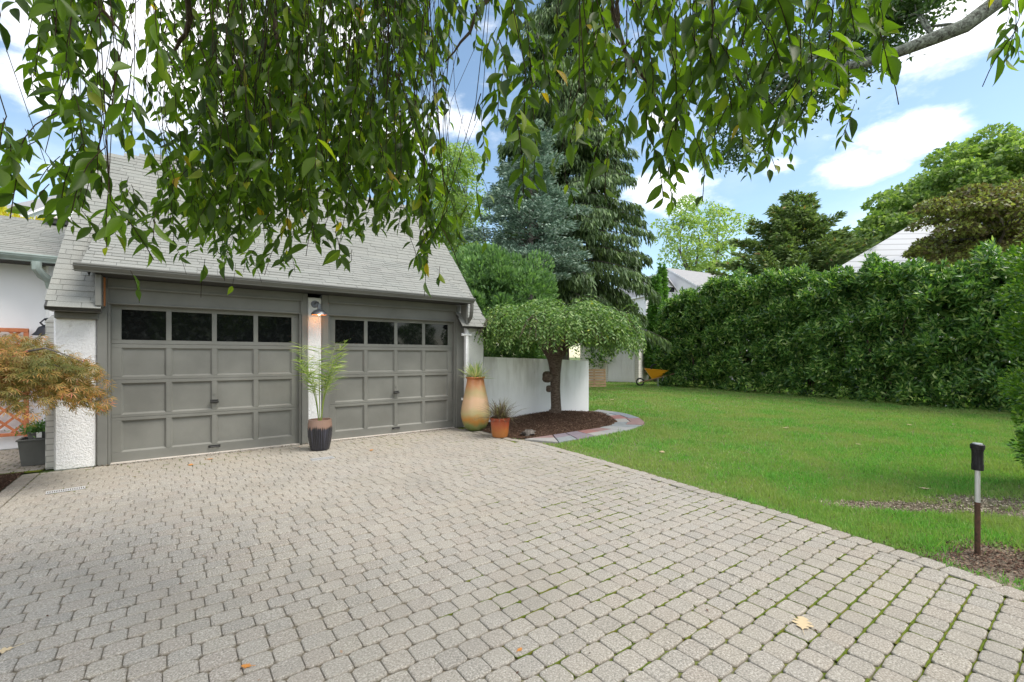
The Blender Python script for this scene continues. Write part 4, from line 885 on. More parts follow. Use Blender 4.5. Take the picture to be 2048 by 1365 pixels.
def broadleaf(name, base, H, cz, rad, mat, label, cat='tree', group=None, nclump=70, clump=.9, per=260, lsize=.16, lwid=.1, lo=.6, trunk=.22, barkm='greybark', lobes=1, tmpl=T_SIMPLE, seed=1, flat=.75, fork=None, extra=()):
    global rng
    rng = np.random.default_rng(seed); random.seed(seed)
    t = empty(name, base, label, cat, group); base = Vector(base)
    cs = []
    for cc, rr, nn in ([((base.x, base.y, cz), rad, nclump)]+list(extra)):
        c_, _ = shell(nn, cc, rr, lo); cs.append(c_)
    C_ = np.concatenate(cs); cr_ = clump*rng.uniform(.55, 1.25, len(C_)); pos = []; dr = []
    for c, r in zip(C_, cr_):
        k = max(6, int(per*(r/clump)**2)); u = rdir(k); u[:, 2] = np.abs(u[:, 2])*1.0-.35; q = u*r*rng.uniform(.35, 1, k)[:, None]**.6; q[:, 2] *= flat
        pos.append(c+q); dr.append(norm(u)*.8+np.array([0, 0, -.35])+rng.normal(0, .45, (k, 3)))
    pos = np.concatenate(pos); dr = np.concatenate(dr)
    leaves('crown', pos, dr, lsize*rng.uniform(.7, 1.3, len(pos)), lwid*rng.uniform(.7, 1.3, len(pos)), MT[mat], t, tmpl)
    b = MB(); fk = fork or cz-rad[2]*.55; top = Vector((base.x, base.y, fk))
    b.tube(branch_pts(base+Vector((0, 0, -.2)), top, 5, 0, .03), [trunk*1.35, trunk*1.05, trunk, trunk*.95, trunk*.9, trunk*.85], 10)
    idx = rng.choice(len(C_), min(len(C_), 34), replace=False); L1 = []
    for k in range(7):
        a = 2*math.pi*k/7+random.random(); q = Vector((base.x+math.cos(a)*rad[0]*.42, base.y+math.sin(a)*rad[1]*.42, cz+random.uniform(-.2, .4)*rad[2])); pts = branch_pts(top-Vector((0, 0, random.uniform(0, .2)*fk)), q, 6, -.05, .12)
        b.tube(pts, [trunk*.55*(1-i/9) for i in range(7)], 7); L1.append(pts)
    for i in idx:
        c = Vector(C_[i]); pts = min(L1, key=lambda P: min((p-c).length for p in P)); s = min(pts[2:], key=lambda p: (p-c).length); b.tube(branch_pts(s, c, 4, .03, .1), [trunk*.2, trunk*.15, trunk*.11, trunk*.07, trunk*.04], 5)
    b.build('trunk', MT[barkm], t, smooth=True); return t
def conifer(name, base, H, rprof, z0, mat, label, dens=1.0, droop=.25, hang=False, size=.22, wid=.05, trunk=.2, whorl=.35, seed=1, per_m=70, top_up=.0, spr=.22, nb=9, group=None, limb=True):
    global rng
    rng = np.random.default_rng(seed); random.seed(seed)
    t = empty(name, base, label, 'tree', group); base = Vector(base); b = MB()
    b.tube([base+Vector((0, 0, -.2)), base+Vector((0, 0, H*.35)), base+Vector((0, 0, H*.7)), base+Vector((0, 0, H*.98))], [trunk*1.2, trunk*.85, trunk*.5, .02], 10)
    b.build('trunk', MT['greybark'], t, smooth=True)
    pos, dr, bb = [], [], MB(); z = z0
    while z < H-.1:
        f = (z-z0)/(H-z0); r0 = rprof(f)
        for k in range(max(4, int(nb*(1-.4*f)))):
            a = random.uniform(0, 2*math.pi); r = r0*random.uniform(.55, 1.12); zz = z+random.uniform(-1.3, 1.3)*whorl; n = 7; pts = []
            for j in range(n+1):
                u = j/n; pts.append(base+Vector((math.cos(a+.1*u)*r*u, math.sin(a+.1*u)*r*u, zz+r*(top_up*u-droop*u*u*(1.2-f)))))
            if limb: bb.tube(pts, [max(.006, trunk*.16*(1-j/(n+1))) for j in range(n+1)], 4, cap=False)
            m_ = max(5, int(r*per_m*dens)); u = rng.uniform(.22, 1.03, m_)**.8; A = np.array([tuple(p) for p in pts]); ii = np.minimum(u*n, n-.001); i0 = ii.astype(int); fr = (ii-i0)[:, None]
            P_ = A[i0]*(1-fr)+A[np.minimum(i0+1, n)]*fr; out = np.array([math.cos(a), math.sin(a), 0]); tan = np.array([-math.sin(a), math.cos(a), 0])
            lat = rng.normal(0, 1, m_)*(.10+.85*spr*(1.05-u)*min(r, 2.2)); P_ = P_+tan*lat[:, None]
            if hang:
                P_[:, 2] -= np.abs(rng.normal(0, .16, m_)); D = np.column_stack([rng.normal(0, .28, m_), rng.normal(0, .28, m_), -np.ones(m_)])+out*.3
            else:
                P_[:, 2] += rng.normal(0, .05, m_); D = out*.9+tan*np.sign(lat)[:, None]*.7+rng.normal(0, .35, (m_, 3))+np.array([0, 0, .12])
            pos.append(P_); dr.append(D)
        z += whorl
    pos = np.concatenate(pos); dr = np.concatenate(dr); n = len(pos)
    leaves('crown', pos, dr, size*rng.uniform(.6, 1.3, n), wid*rng.uniform(.7, 1.3, n), MT[mat], t, T_SIMPLE)
    if limb: bb.build('branches', MT['greybark'], t)
    return t
def bush_mass(name, pts_r, mat, label, cat, n, size, wid, base, loc_trunk=None, upw=.5, tmpl=T_SIMPLE, lumps=60, lump_r=.3, sort_seed=3, fill=.35, core=True):
    """pts_r: list of ellipsoids (centre, radii). Leaves sit on lumps over the surface, sparser ones inside."""
    global rng
    rng = np.random.default_rng(sort_seed)
    t = empty(name, base, label, cat); pos, dr = [], []; vol = [r[0]*r[1]+r[1]*r[2]+r[0]*r[2] for _, r in pts_r]; tot = sum(vol)
    for (c, r), v in zip(pts_r, vol):
        L, U = shell(max(8, int(lumps*v/tot)), c, r, .85); k = max(10, int(n*(1-fill)*v/tot/len(L)))
        for l, u in zip(L, U):
            q = rdir(k); rr = lump_r*rng.uniform(.6, 1.3); q2 = q*rr*rng.uniform(.5, 1, k)[:, None]**.5; pos.append(l+q2); dr.append(q*.8+u*.6+np.array([0, 0, upw])+rng.normal(0, .3, (k, 3)))
        k = int(n*fill*v/tot); P_, u = shell(k, c, r, .6); pos.append(P_); dr.append(u+np.array([0, 0, upw])+rng.normal(0, .6, (k, 3)))
    pos = np.concatenate(pos); dr = np.concatenate(dr); ok = pos[:, 2] > .05; pos, dr = pos[ok], dr[ok]; m_ = len(pos)
    leaves('foliage', pos, dr, size*rng.uniform(.65, 1.25, m_), wid*rng.uniform(.7, 1.2, m_), MT[mat], t, tmpl)
    return t
# ================================================================= umbrella cherry in the mulch bed
rng = np.random.default_rng(11); random.seed(11)
U = empty('weeping_cherry', (TR.x, TR.y, .15), 'umbrella shaped weeping cherry with knobbly trunk in the mulch bed', 'tree')
b = MB(); tp = [TR+Vector((0, 0, z)) for z in (.08, .2, .35, .7, 1.05, 1.3, 1.5)]; tp[3] += Vector((-.02, 0, 0)); tp[4] += Vector((-.01, .01, 0)); tp[5] += Vector((-.03, 0, 0)); tp[6] += Vector((-.05, 0, 0))
b.tube(tp, [.16, .125, .11, .105, .115, .15, .20], 16)
for k in range(9):
    a = 2*math.pi*k/9+.2; r = random.uniform(.8, 1.35); e = TR+Vector((math.cos(a)*r, math.sin(a)*r, 2.25+random.uniform(-.1, .2)))
    b.tube(branch_pts(tp[5]+Vector((math.cos(a)*.1, math.sin(a)*.1, .1)), e, 6, .14, .06), [.075, .06, .05, .04, .032, .024, .015], 7)
    for q in range(5): a2 = a+random.uniform(-.5, .5); b.tube(branch_pts(e-Vector((0, 0, .05)), e+Vector((math.cos(a2)*.55, math.sin(a2)*.55, -.45)), 5, .25, .05), [.014, .011, .009, .007, .005, .003], 4)
for dx, z, r in ((-.19, .98, .125), (-.155, .72, .075), (-.12, .22, .05)):   # burls on the trunk
    c = TR+Vector((dx*UX-.05*UY, -dx*UY-.05*UX, z)); i = len(b.v)
    for a in range(9):
        th = math.pi*a/8
        for q in range(12):
            ph = 2*math.pi*q/12; rr = r*(1+.16*math.sin(3*ph+a)*math.sin(th)); b.v.append((c.x+rr*math.sin(th)*math.cos(ph), c.y+rr*math.sin(th)*math.sin(ph), c.z+rr*math.cos(th)))
    for a in range(8):
        for q in range(12): b.f.append((i+a*12+q, i+(a+1)*12+q, i+(a+1)*12+(q+1) % 12, i+a*12+(q+1) % 12)); b.mi.append(0)
b.build('trunk', MT['cherrybark'], U, smooth=True)
pos, dr = [], []; tw = MB()
for k in range(2700):
    a = random.uniform(0, 2*math.pi); r = 1.55*math.sqrt(random.random()); lump = .10*math.sin(5*a+r*3)+.08*math.sin(9*a-r*6)
    p = np.array([TR.x+math.cos(a)*r*1.0, TR.y+math.sin(a)*r, 2.46-.26*(r/1.55)**3.5+lump*.8+random.uniform(-.30, .06)*(.4+.3*r)]); o_ = np.array([math.cos(a), math.sin(a), .18]); v = o_*random.uniform(.5, 1)+rng.normal(0, .25, 3); ln = random.uniform(.25, .62)*(1.0 if r < 1.1 else 1.15); nst = int(ln/.035); pp = [p.copy()]
    for j in range(nst):
        v = v+np.array([0, 0, -.16]); v /= np.linalg.norm(v); p = p+v*.035
        if p[2] < 1.47-.12*random.random()+.12*math.sin(7*a): break
        s_ = np.cross(v, [0, 0, 1]); s_ /= (np.linalg.norm(s_)+1e-6); pos.append(p.copy()); dr.append(v*.55+s_*(.8 if j % 2 else -.8)+np.array([0, 0, -.25])+rng.normal(0, .2, 3)); pp.append(p.copy())
    if k % 3 == 0 and len(pp) > 3: tw.tube([pp[0], pp[len(pp)//2], pp[-1]], [.005, .004, .002], 4, cap=False)
pos, dr = np.array(pos), np.array(dr); leaves('foliage', pos, dr, rng.uniform(.065, .10, len(pos)), rng.uniform(.028, .042, len(pos)), MT['L_umbrella'], U, T_SIMPLE)
tw.build('twigs', MT['twig'], U)
# ================================================================= laceleaf maple at the left
rng = np.random.default_rng(5); random.seed(5)
JC = at(45, 4.75); J = empty('japanese_maple', at(-60, 4.7), 'orange and bronze laceleaf Japanese maple in front of the left pillar', 'tree')
pos, dr = [], []
for k in range(800):
    a = random.uniform(0, 2*math.pi); r = math.sqrt(random.random())
    cx, cz = -.58, 1.30; ox = math.cos(a)*r*1.12; oy = math.sin(a)*r*.62
    z = cz+.36*(1-r*r)+random.uniform(-.42, .05); z = max(z, 1.0-.15*abs(ox+.0)+.15*math.sin(ox*7)-.22*(1-min(1, abs(ox-.45)*2.5)))
    p = np.array([JC.x+(cx+ox)*UX+oy*UY, JC.y-(cx+ox)*UY+oy*UX, z]); od = np.array([math.cos(a)*UX+math.sin(a)*UY, -math.cos(a)*UY+math.sin(a)*UX, 0])
    for j in range(12):
        p2 = p+od*.018*j+rng.normal(0, .035, 3)+np.array([0, 0, -.011*j]); pos.append(p2); dr.append(od*.9+np.array([0, 0, -.75])+rng.normal(0, .35, 3))
pos, dr = np.array(pos), np.array(dr); leaves('foliage', pos, dr, rng.uniform(.065, .10, len(pos)), rng.uniform(.065, .10, len(pos)), MT['L_jmaple'], J, T_LACE, roll=.7)
b = MB(); jb_ = at(-70, 4.7, -.05); b.tube(branch_pts(jb_, at(-40, 4.7, 1.1), 6, 0, .06), [.06, .05, .045, .04, .035, .03, .028], 8)
for k in range(12):
    e = at(random.uniform(-250, 190), random.uniform(4.4, 5.1), random.uniform(1.0, 1.45)); b.tube(branch_pts(at(-40, 4.7, random.uniform(.8, 1.1)), e, 6, .22, .06), [.022, .019, .016, .012, .009, .006, .003], 5)
b.build('trunk', MT['greybark'], J, smooth=True)
# ================================================================= laurel hedge
rng = np.random.default_rng(21); random.seed(21)
HA, HB = at(1335, 22.3), at(2000, 11.75); hd = (HB-HA).normalized(); hn = Vector((hd.y, -hd.x, 0)); hn = hn if hn.dot(fwd) > 0 else -hn   # hn points away from the lawn
HL = (HB-HA).length+4.5
hpx = [1290, 1305, 1330, 1350, 1390, 1450, 1500, 1550, 1600, 1650, 1700, 1760, 1800, 1850, 1900, 1950, 2000, 2060, 2300]; hpy = [700, 660, 640, 615, 588, 566, 558, 552, 554, 550, 543, 539, 536, 534, 534, 532, 528, 525, 525]
H_ = empty('laurel_hedge', (HA+HB)/2, 'tall dense glossy laurel hedge along the far side of the lawn', 'hedge')
def hedge_top(P_):
    px_, _, d_ = cam_px(P_); return 1.42+(714-np.interp(px_, hpx, hpy))*d_/905
def hedge_leaves(n, kind):
    u = rng.uniform(-.2, HL, n); bulge = .28*np.sin(u*1.9)+.18*np.sin(u*4.3+1)+.12*np.sin(u*9.1)
    base = np.array([tuple(HA)])+u[:, None]*np.array([tuple(hd)])
    hz = hedge_top(base+np.array([tuple(hn)])*.3); t = rng.uniform(0, 1, n)
    if kind == 'front':
        z = .04+t**1.1*(hz-.04); prof = .45*np.sin(np.clip(z/hz*.85+.12, 0, 1)*math.pi)**.6; lump = .44*np.sin(z*3.1+u*2.3)*np.sin(u*3.7-z*1.7)+.14*np.sin(z*7.3+u*5.9)*np.sin(u*8.1-z*2.7)
        off = -(prof+bulge*.35+lump)+np.abs(rng.normal(0, .16, n)); off = np.where(z < .45, off+.1*rng.random(n), off)
        keep = rng.random(n) < np.where(z < .3, .9+.2*np.sin(u*5), 1); keep &= (np.sin(u*2.7+1.3)*np.sin(z*2.9+u*.9) < .80)
    elif kind == 'top':
        off = rng.uniform(-.5, 1.4, n); crest = .24*np.sin(u*2.3)+.20*np.sin(u*5.1+off*3)+.15*np.sin(u*9.3+off*5+2)+.08*np.sin(u*19); z = hz+crest-.12-.35*(np.abs(off-.3)/1.0)**2-np.abs(rng.normal(0, .16, n)); keep = np.ones(n, bool)
    elif kind == 'end':
        u = -.35+np.abs(rng.normal(0, .25, n)); base = np.array([tuple(HA)])+u[:, None]*np.array([tuple(hd)]); hz = hedge_top(base+np.array([tuple(hd)])*.9); off = rng.uniform(-.4, 1.3, n); z = .1+t*(hz-.2); keep = np.ones(n, bool)
    else:
        off = rng.uniform(.1, 1.3, n); z = .5+t*(hz-.8); keep = np.ones(n, bool)
    P_ = base+off[:, None]*np.array([tuple(hn)]); P_[:, 2] = z
    if kind in ('front', 'end'): D = -.55*np.array([tuple(hn)])+np.array([0, 0, .5])+rng.normal(0, .6, (n, 3))
    elif kind == 'top': D = np.array([0, 0, .9])+rng.normal(0, .55, (n, 3))
    else: D = rdir(n)
    # leaves come in shoots
    return P_[keep], D[keep]
ps, ds, sz, wz = [], [], [], []
for kind, n, s, w_ in (('front', 15500, .185, .062), ('top', 6500, .18, .06), ('end', 1100, .16, .055), ('core', 9000, .40, .3)):
    P_, D = hedge_leaves(n, kind)
    if kind != 'core':
        k = 5; P2 = np.repeat(P_, k, 0); D2 = np.repeat(norm(D), k, 0); f = np.tile(np.linspace(0, 1, k), len(P_))
        P2 = P2+D2*(f[:, None]*.11)+rng.normal(0, .012, P2.shape); D2 = D2*.75+rng.normal(0, .55, D2.shape); P_, D = P2, D2
    ps.append(P_); ds.append(D); sz.append(s*rng.uniform(.7, 1.3, len(P_))); wz.append(w_*rng.uniform(.75, 1.2, len(P_)))
leaves('foliage', np.concatenate(ps), np.concatenate(ds), np.concatenate(sz), np.concatenate(wz), MT['L_laurel'], H_, T_SIMPLE)
b = MB(); u = .3
while u < HL:
    p = HA+hd*u+hn*random.uniform(.2, .7)
    for q in range(3): b.tube(branch_pts(p, p+Vector((random.gauss(0, .3), random.gauss(0, .3), random.uniform(1.5, 2.6))), 4, 0, .05), [.05, .04, .035, .03, .02], 6)
    u += random.uniform(.8, 1.2)
b.build('stems', MT['bark'], H_, smooth=True)
# bush at the right edge
bp = at(2180, 4.6)
bm_ = bush_mass('holly_bush', [((at(2190, 4.6).x, at(2190, 4.6).y, 1.15), (.62, .62, .95)), ((at(2208, 4.6).x, at(2208, 4.6).y, 1.85), (.62, .62, 1.0)), ((at(2185, 4.7).x, at(2185, 4.7).y, .75), (.5, .5, .7)), ((at(2180, 4.6).x, at(2180, 4.6).y, 2.25), (.6, .6, .72))], 'L_box', 'tall small leaved evergreen bush at the right edge of the lawn', 'bush', 34000, .05, .026, bp, lumps=170, lump_r=.14, upw=.5, tmpl=T_SIMPLE, fill=.3)
b = MB()
for q in range(5): b.tube(branch_pts(bp, bp+Vector((random.gauss(0, .2), random.gauss(0, .2), 1.6)), 4, 0, .05), [.03, .025, .02, .015, .01], 6)
b.build('stems', MT['bark'], bm_)
# ================================================================= background trees
conifer('spruce_tree', at(1122, 20), 19, lambda f: 3.9*(1-f)**.6+.25, 3.3, 'L_norway', 'huge dark weeping branched spruce with bare trunk behind the garden wall', hang=True, size=.30, wid=.07, trunk=.34, whorl=.50, droop=.26, per_m=135, seed=3, top_up=.05, nb=14, spr=.28)
conifer('blue_spruce', at(1062, 16.2), 9.6, lambda f: (2.45*(1-f)**.7+.15)*(1 if f > .12 else .8), 4.4, 'L_blue', 'silvery blue spruce in front of the huge dark spruce', size=.15, wid=.055, trunk=.13, whorl=.36, droop=.08, per_m=190, seed=4, top_up=.06, nb=10, spr=.3)
bush_mass('arborvitae', [((at(985, 12.9).x, at(985, 12.9).y, 2.2), (1.05, 1.0, 2.3)), ((at(1050, 12.9).x, at(1050, 12.9).y, 2.2), (.85, .9, 2.1)), ((at(935, 13.3).x, at(935, 13.3).y, 2.4), (.9, .9, 2.2))], 'L_thuja', 'dense rounded green arborvitae behind the garage corner', 'tree', 60000, .12, .055, at(995, 13), lumps=150, lump_r=.33, upw=.7, tmpl=T_TUFT, fill=.12)
broadleaf('linden_tree', at(905, 24), 12, 8.2, (2.2, 2.2, 4.6), 'L_lime', 'light green hanging tree showing behind the garage ridge', nclump=90, clump=.85, per=330, lsize=.16, lwid=.07, seed=8, lo=.3)
broadleaf('hazel_tree', at(700, 27), 10, 6.6, (6.5, 2.5, 2.9), 'L_pale', 'pale green tree crown above the middle of the garage ridge', nclump=110, clump=1.0, per=220, lsize=.2, lwid=.12, seed=9, lo=.3)
broadleaf('locust_tree', at(1395, 52), 18, 14.3, (6.2, 5, 5.4), 'L_pale', 'airy pale green tree behind the small white dormer house', nclump=130, clump=1.1, per=90, lsize=.33, lwid=.2, seed=10, lo=.35, trunk=.35, fork=9.0)
conifer('hemlock_tree', at(1592, 29), 11.8, lambda f: 6.2*(1-f)**.9*(1+.12*math.sin(f*30))+.2, 3.0, 'L_yew', 'broad cone shaped olive green conifer behind the hedge', size=.3, wid=.11, trunk=.25, whorl=.42, droop=.0, per_m=110, seed=11, top_up=.3, nb=15, spr=.3, limb=False)
broadleaf('young_maple', at(1712, 33), 8, 7.0, (2.2, 2, 3.0), 'L_maple', 'low green tree in the gap right of the cone shaped conifer', nclump=50, clump=.8, per=180, lsize=.24, lwid=.16, seed=12)
broadleaf('maple_tree', at(1985, 29), 16, 11.3, (6.0, 5, 3.9), 'L_maple', 'large bright green maple rising over the right side of the hedge', nclump=150, clump=1.15, per=330, lsize=.26, lwid=.2, seed=13, lo=.45, trunk=.4, extra=[((at(2080, 26).x, at(2080, 26).y, 9.5), (4.5, 4, 3), 60), ((at(1790, 29).x, at(1790, 29).y, 9.0), (2.2, 2, 2.6), 26)])
broadleaf('copper_maple', at(1985, 18.2), 9, 6.6, (3.3, 2.2, 1.75), 'L_bronze', 'bronze green maple showing directly above the right part of the hedge', nclump=100, clump=.62, per=300, lsize=.15, lwid=.11, seed=14, lo=.3, trunk=.16, flat=.55, extra=[((at(1860, 18.4).x, at(1860, 18.4).y, 5.5), (.8, 1, .6), 7)])
for px_, d_, h_, r_, lb_ in ((1324, 26.5, 6.8, .42, 'taller of the two thin green columnar arborvitaes left of the hedge'), (1311, 25.4, 6.0, .5, 'shorter and wider of the two columnar arborvitaes left of the hedge')):
    conifer('columnar_arborvitae', at(px_, d_), h_, lambda f, r_=r_: r_*(1-f)**.7+.04, .2, 'L_thuja2', lb_, size=.16, wid=.07, trunk=.07, whorl=.14, droop=0, per_m=200, seed=int(px_), top_up=1.6, nb=16, spr=.35, group='columnar arborvitaes beside the hedge', limb=False)
bush_mass('forsythia', [((at(1235, 27).x, at(1235, 27).y, 2.0), (2.4, 1.2, 2.2)), ((at(1300, 27.5).x, at(1300, 27.5).y, 1.5), (1.2, 1, 1.8))], 'L_laurel', 'dark shrub mass behind the white shed', 'shrub', 12000, .2, .1, at(1250, 27), lumps=60, lump_r=.35)
bush_mass('golden_shrub', [((at(20, 15).x, at(20, 15).y, 5.3), (1.3, 1, .85)), ((at(85, 15.5).x, at(85, 15.5).y, 5.2), (.95, .8, .75))], 'L_yellow', 'golden yellow tree top showing over the white house roof', 'tree', 9000, .13, .07, at(50, 15.3), lumps=50, lump_r=.28)
b = MB(); b.tube([at(50, 15.3, 0), at(50, 15.3, 4.9)], [.12, .08], 8); b.build('trunk', MT['greybark'], [o for o in COL.objects if o.name == 'golden_shrub'][0])
# ================================================================= far houses, shed, pallet, wheelbarrow
def frame_at(px, d, yaw=0):
    o = at(px, d); r = Vector((UX, -UY, 0)); f = Vector((UY, UX, 0)); c, s = math.cos(yaw), math.sin(yaw); return o, r*c+f*s, f*c-r*s
def xf(o, r, f): return lambda x, y, z: o+r*x+f*y+Vector((0, 0, z))
def gable(b, X, x0, x1, y0, y1, ze, zr, mw=0, mr=1, ov=.25, ridge='y'):
    xm = (x0+x1)/2
    if ridge == 'y':
        b.face([X(x0, y0, 0), X(x1, y0, 0), X(x1, y0, ze), X(xm, y0, zr), X(x0, y0, ze)], mw); b.face([X(x0, y0, 0), X(x0, y0, ze), X(x0, y1, ze), X(x0, y1, 0)], mw); b.face([X(x1, y0, 0), X(x1, y1, 0), X(x1, y1, ze), X(x1, y0, ze)], mw)
        sl = (zr-ze)/(xm-x0)
        for s in (-1, 1):
            a = xm+s*(xm-x0+ov); za = ze-ov*sl
            for dz in (0.02, .14): b.face([X(xm, y0-ov, zr+dz), X(a, y0-ov, za+dz), X(a, y1+ov, za+dz), X(xm, y1+ov, zr+dz)], mr)
            b.face([X(xm, y0-ov, zr+.02), X(a, y0-ov, za+.02), X(a, y0-ov, za+.14), X(xm, y0-ov, zr+.14)], mw)
            b.face([X(a, y0-ov, za+.02), X(a, y1+ov, za+.02), X(a, y1+ov, za+.14), X(a, y0-ov, za+.14)], mw)
def far_house(name, px, d, yaw, specs, label, mr='farroof', loc=None):
    o, r, f = frame_at(px, d, yaw); X = xf(o, r, f); t = empty(name, o, label, 'house')
    for s in specs:
        w_ = MB(); q = MB(); tmp = MB(); gable(tmp, X, *s)
        for fc, mi in zip(tmp.f, tmp.mi): (w_ if mi == 0 else q).face([tmp.v[i] for i in fc])
        w_.build('wall', MT['housewhite'], t); q.build('roof', MT[mr], t)
    return t, X
t, X = far_house('dormer_house', 1329, 40, R(18), [(-1.9, 1.5, 0, 7, 6.9, 8.75)], 'white house with grey roof and small gable window beyond the columnar arborvitaes')
b = MB(); gable(b, xf(*frame_at(1420, 43, R(-62))), -4, 3, -5, 6, 7.2, 9.35); w_, q = MB(), MB()
for fc, mi in zip(b.f, b.mi): (w_ if mi == 0 else q).face([b.v[i] for i in fc])
w_.build('wall', MT['housewhite'], t); q.build('roof', MT['farroof'], t)
b = MB(); b.face([X(.15, -.05, 7.15), X(1.0, -.05, 7.15), X(1.0, -.05, 7.6), X(.15, -.05, 7.6)]); wn_ = b.build('window', MT['glass'], t)
b = MB()
for a_ in ((.05, .15, 7.05, 7.7), (1.0, 1.1, 7.05, 7.7), (.15, 1.0, 7.05, 7.15), (.15, 1.0, 7.6, 7.7)): b.face([X(a_[0], -.07, a_[2]), X(a_[1], -.07, a_[2]), X(a_[1], -.07, a_[3]), X(a_[0], -.07, a_[3])])
b.build('window_frame', MT['whitepaint'], wn_)
# big pale roof on the right
o = at(1930, 24); t = empty('pale_house', o, 'house with large pale hipped roof rising behind the middle of the hedge', 'house')
b = MB(); A1, A2, A3, A4 = at(1655, 22.5, 5.55), at(2250, 20.5, 5.55), at(2400, 32, 5.55), at(1700, 33, 5.55); R1, R2 = at(1858, 26, 9.6), at(2150, 25.5, 9.6)
for q in ((A1, A2, R2, R1), (A2, A3, R2), (A3, A4, R1, R2), (A4, A1, R1)): b.face(q)
b.build('roof', MT['palepanel'], t)
b = MB(); ins = lambda p: Vector((p.x, p.y, 0))*.975+Vector((o.x, o.y, 0))*.025
W4 = [ins(p) for p in (A1, A2, A3, A4)]
for i in range(4): a_, c_ = W4[i], W4[(i+1) % 4]; b.face([a_, c_, c_+Vector((0, 0, 5.5)), a_+Vector((0, 0, 5.5))])
b.build('wall', MT['housewhite'], t)
far_house('grey_roofed_house', 40, 30, R(70), [(-5, 4, -9, 6, 7.6, 11.2)], 'house with dull grey roof far behind the white house and golden tree')
# shed: corner at px 1275
o, r, f = frame_at(1278, 24.6, R(-30)); X = xf(o, r, f); t = empty('garden_shed', o, 'small white sided garden shed with double doors beside the hedge', 'shed')
b = MB()
for q in (((0, 0), (-3.4, 0)), ((-3.4, 0), (-3.4, 2.2)), ((-3.4, 2.2), (0, 2.2)), ((0, 2.2), (0, 0))): b.face([X(*q[0], 0), X(*q[1], 0), X(*q[1], 2.25), X(*q[0], 2.25)])
b.build('wall', MT['siding'], t)
b = MB(); b.face([X(-3.6, -.2, 2.2), X(.2, -.2, 2.2), X(.2, 1.1, 3.0), X(-3.6, 1.1, 3.0)]); b.face([X(-3.6, 2.4, 2.2), X(.2, 2.4, 2.2), X(.2, 1.1, 3.0), X(-3.6, 1.1, 3.0)]); b.face([X(0, 0, 2.25), X(0, 2.2, 2.25), X(0, 1.1, 2.98)]); b.build('roof', MT['farroof'], t)
mat4 = Matrix(((r.x, f.x, 0, o.x), (r.y, f.y, 0, o.y), (0, 0, 1, 0), (0, 0, 0, 1)))
for k in range(2):
    x0 = -1.72+k*.76; b = MB(); b.xbox(mat4, x0, x0+.74, -.05, -.005, .06, 2.05)
    for (z0, z1) in ((.2, 1.15), (1.25, 1.9)):
        for j in range(4): b.xbox(mat4, x0+.07+j*.155, x0+.07+j*.155+.12, -.068, -.05, z0, z1)
    dd = b.build('door', MT['whitepaint'], t)
    if k: b = MB(); b.xbox(mat4, x0+.28, x0+.48, -.08, -.05, 1.74, 1.83); b.build('hinge_plate', MT['iron'], dd)
b = MB(); b.xbox(mat4, -1.86, -1.74, -.07, 0, 0, 2.15); b.xbox(mat4, -.18, -.0, -.06, 0.02, 0, 2.2); b.xbox(mat4, -1.74, -.18, -.07, 0, 2.06, 2.16); b.build('door_trim', MT['siding'], t)
# pallet leaning by the shed
pw = Mat('pallet_wood'); pw.col(pw.ramp(pw.noise(7, 5, .6, pw.co('Object', (.4, .4, 2))), [(.3, (.42, .27, .16)), (.7, (.62, .45, .29))])).rough(.8)
o, r, f = frame_at(1213, 21.2, R(8)); mat4 = Matrix(((r.x, f.x, 0, o.x), (r.y, f.y, 0, o.y), (0, 0, 1, 0), (0, 0, 0, 1)))@Matrix.Rotation(R(-6), 4, 'X')
t = empty('wood_pallet', o, 'light wooden pallet standing upright against the shed', 'pallet')
for k in range(7): b = MB(); b.xbox(mat4, -1.1, -.02, -.02, 0, .0+k*.125, .095+k*.125, bev=.003); b.build('board', pw.m, t)
for x in (-1.08, -.6, -.09): b = MB(); b.xbox(mat4, x, x+.07, .002, .09, .0, .86, bev=.003); b.build('stringer', pw.m, t)
# wheelbarrow
yl = Mat('yellow_tray'); yl.col((.80, .36, .012)).rough(.4)
o, r, f = frame_at(1311, 22.0, R(-12)); X = xf(o, r, f); t = empty('wheelbarrow', o, 'yellow tray wheelbarrow parked at the end of the hedge', 'wheelbarrow')
b = MB(); z0, z1 = .36, .80; bt = [(-.18, -.2), (.25, -.2), (.25, .2), (-.18, .2)]; tp_ = [(-.52, -.33), (.55, -.33), (.55, .33), (-.52, .33)]; z_t = [.84, .76, .76, .84]
for k in range(4):
    j = (k+1) % 4; b.face([X(*bt[k], z0+(.0 if bt[k][0] < 0 else .14)), X(*bt[j], z0+(.0 if bt[j][0] < 0 else .14)), X(*tp_[j], z_t[j]), X(*tp_[k], z_t[k])])
b.face([X(*q, z0+(.0 if q[0] < 0 else .14)) for q in bt]); tr_ = b.build('tray', yl.m, t); sm = tr_.modifiers.new('thick', 'SOLIDIFY'); sm.thickness = .012
b = MB()
for (p, q) in ((0, 1), (1, 2), (2, 3), (3, 0)): b.tube([X(*tp_[p], z_t[p]), X(*tp_[q], z_t[q])], .014, 6)
b.build('rim', yl.m, tr_)
wd_ = Mat('wood_handle'); wd_.col((.4, .26, .14)).rough(.7)
for s in (-1, 1): b = MB(); b.tube([X(-.75, s*.12, .17), X(-.1, s*.2, .34), X(.85, s*.28, .62)], .02, 6); b.build('handle', wd_.m, t)
for s in (-1, 1): b = MB(); b.tube([X(.1, s*.22, .4), X(.12, s*.24, 0), X(.2, s*.24, 0), X(.36, s*.24, .5)], .014, 6); b.build('leg', al.m, t)
b = MB()
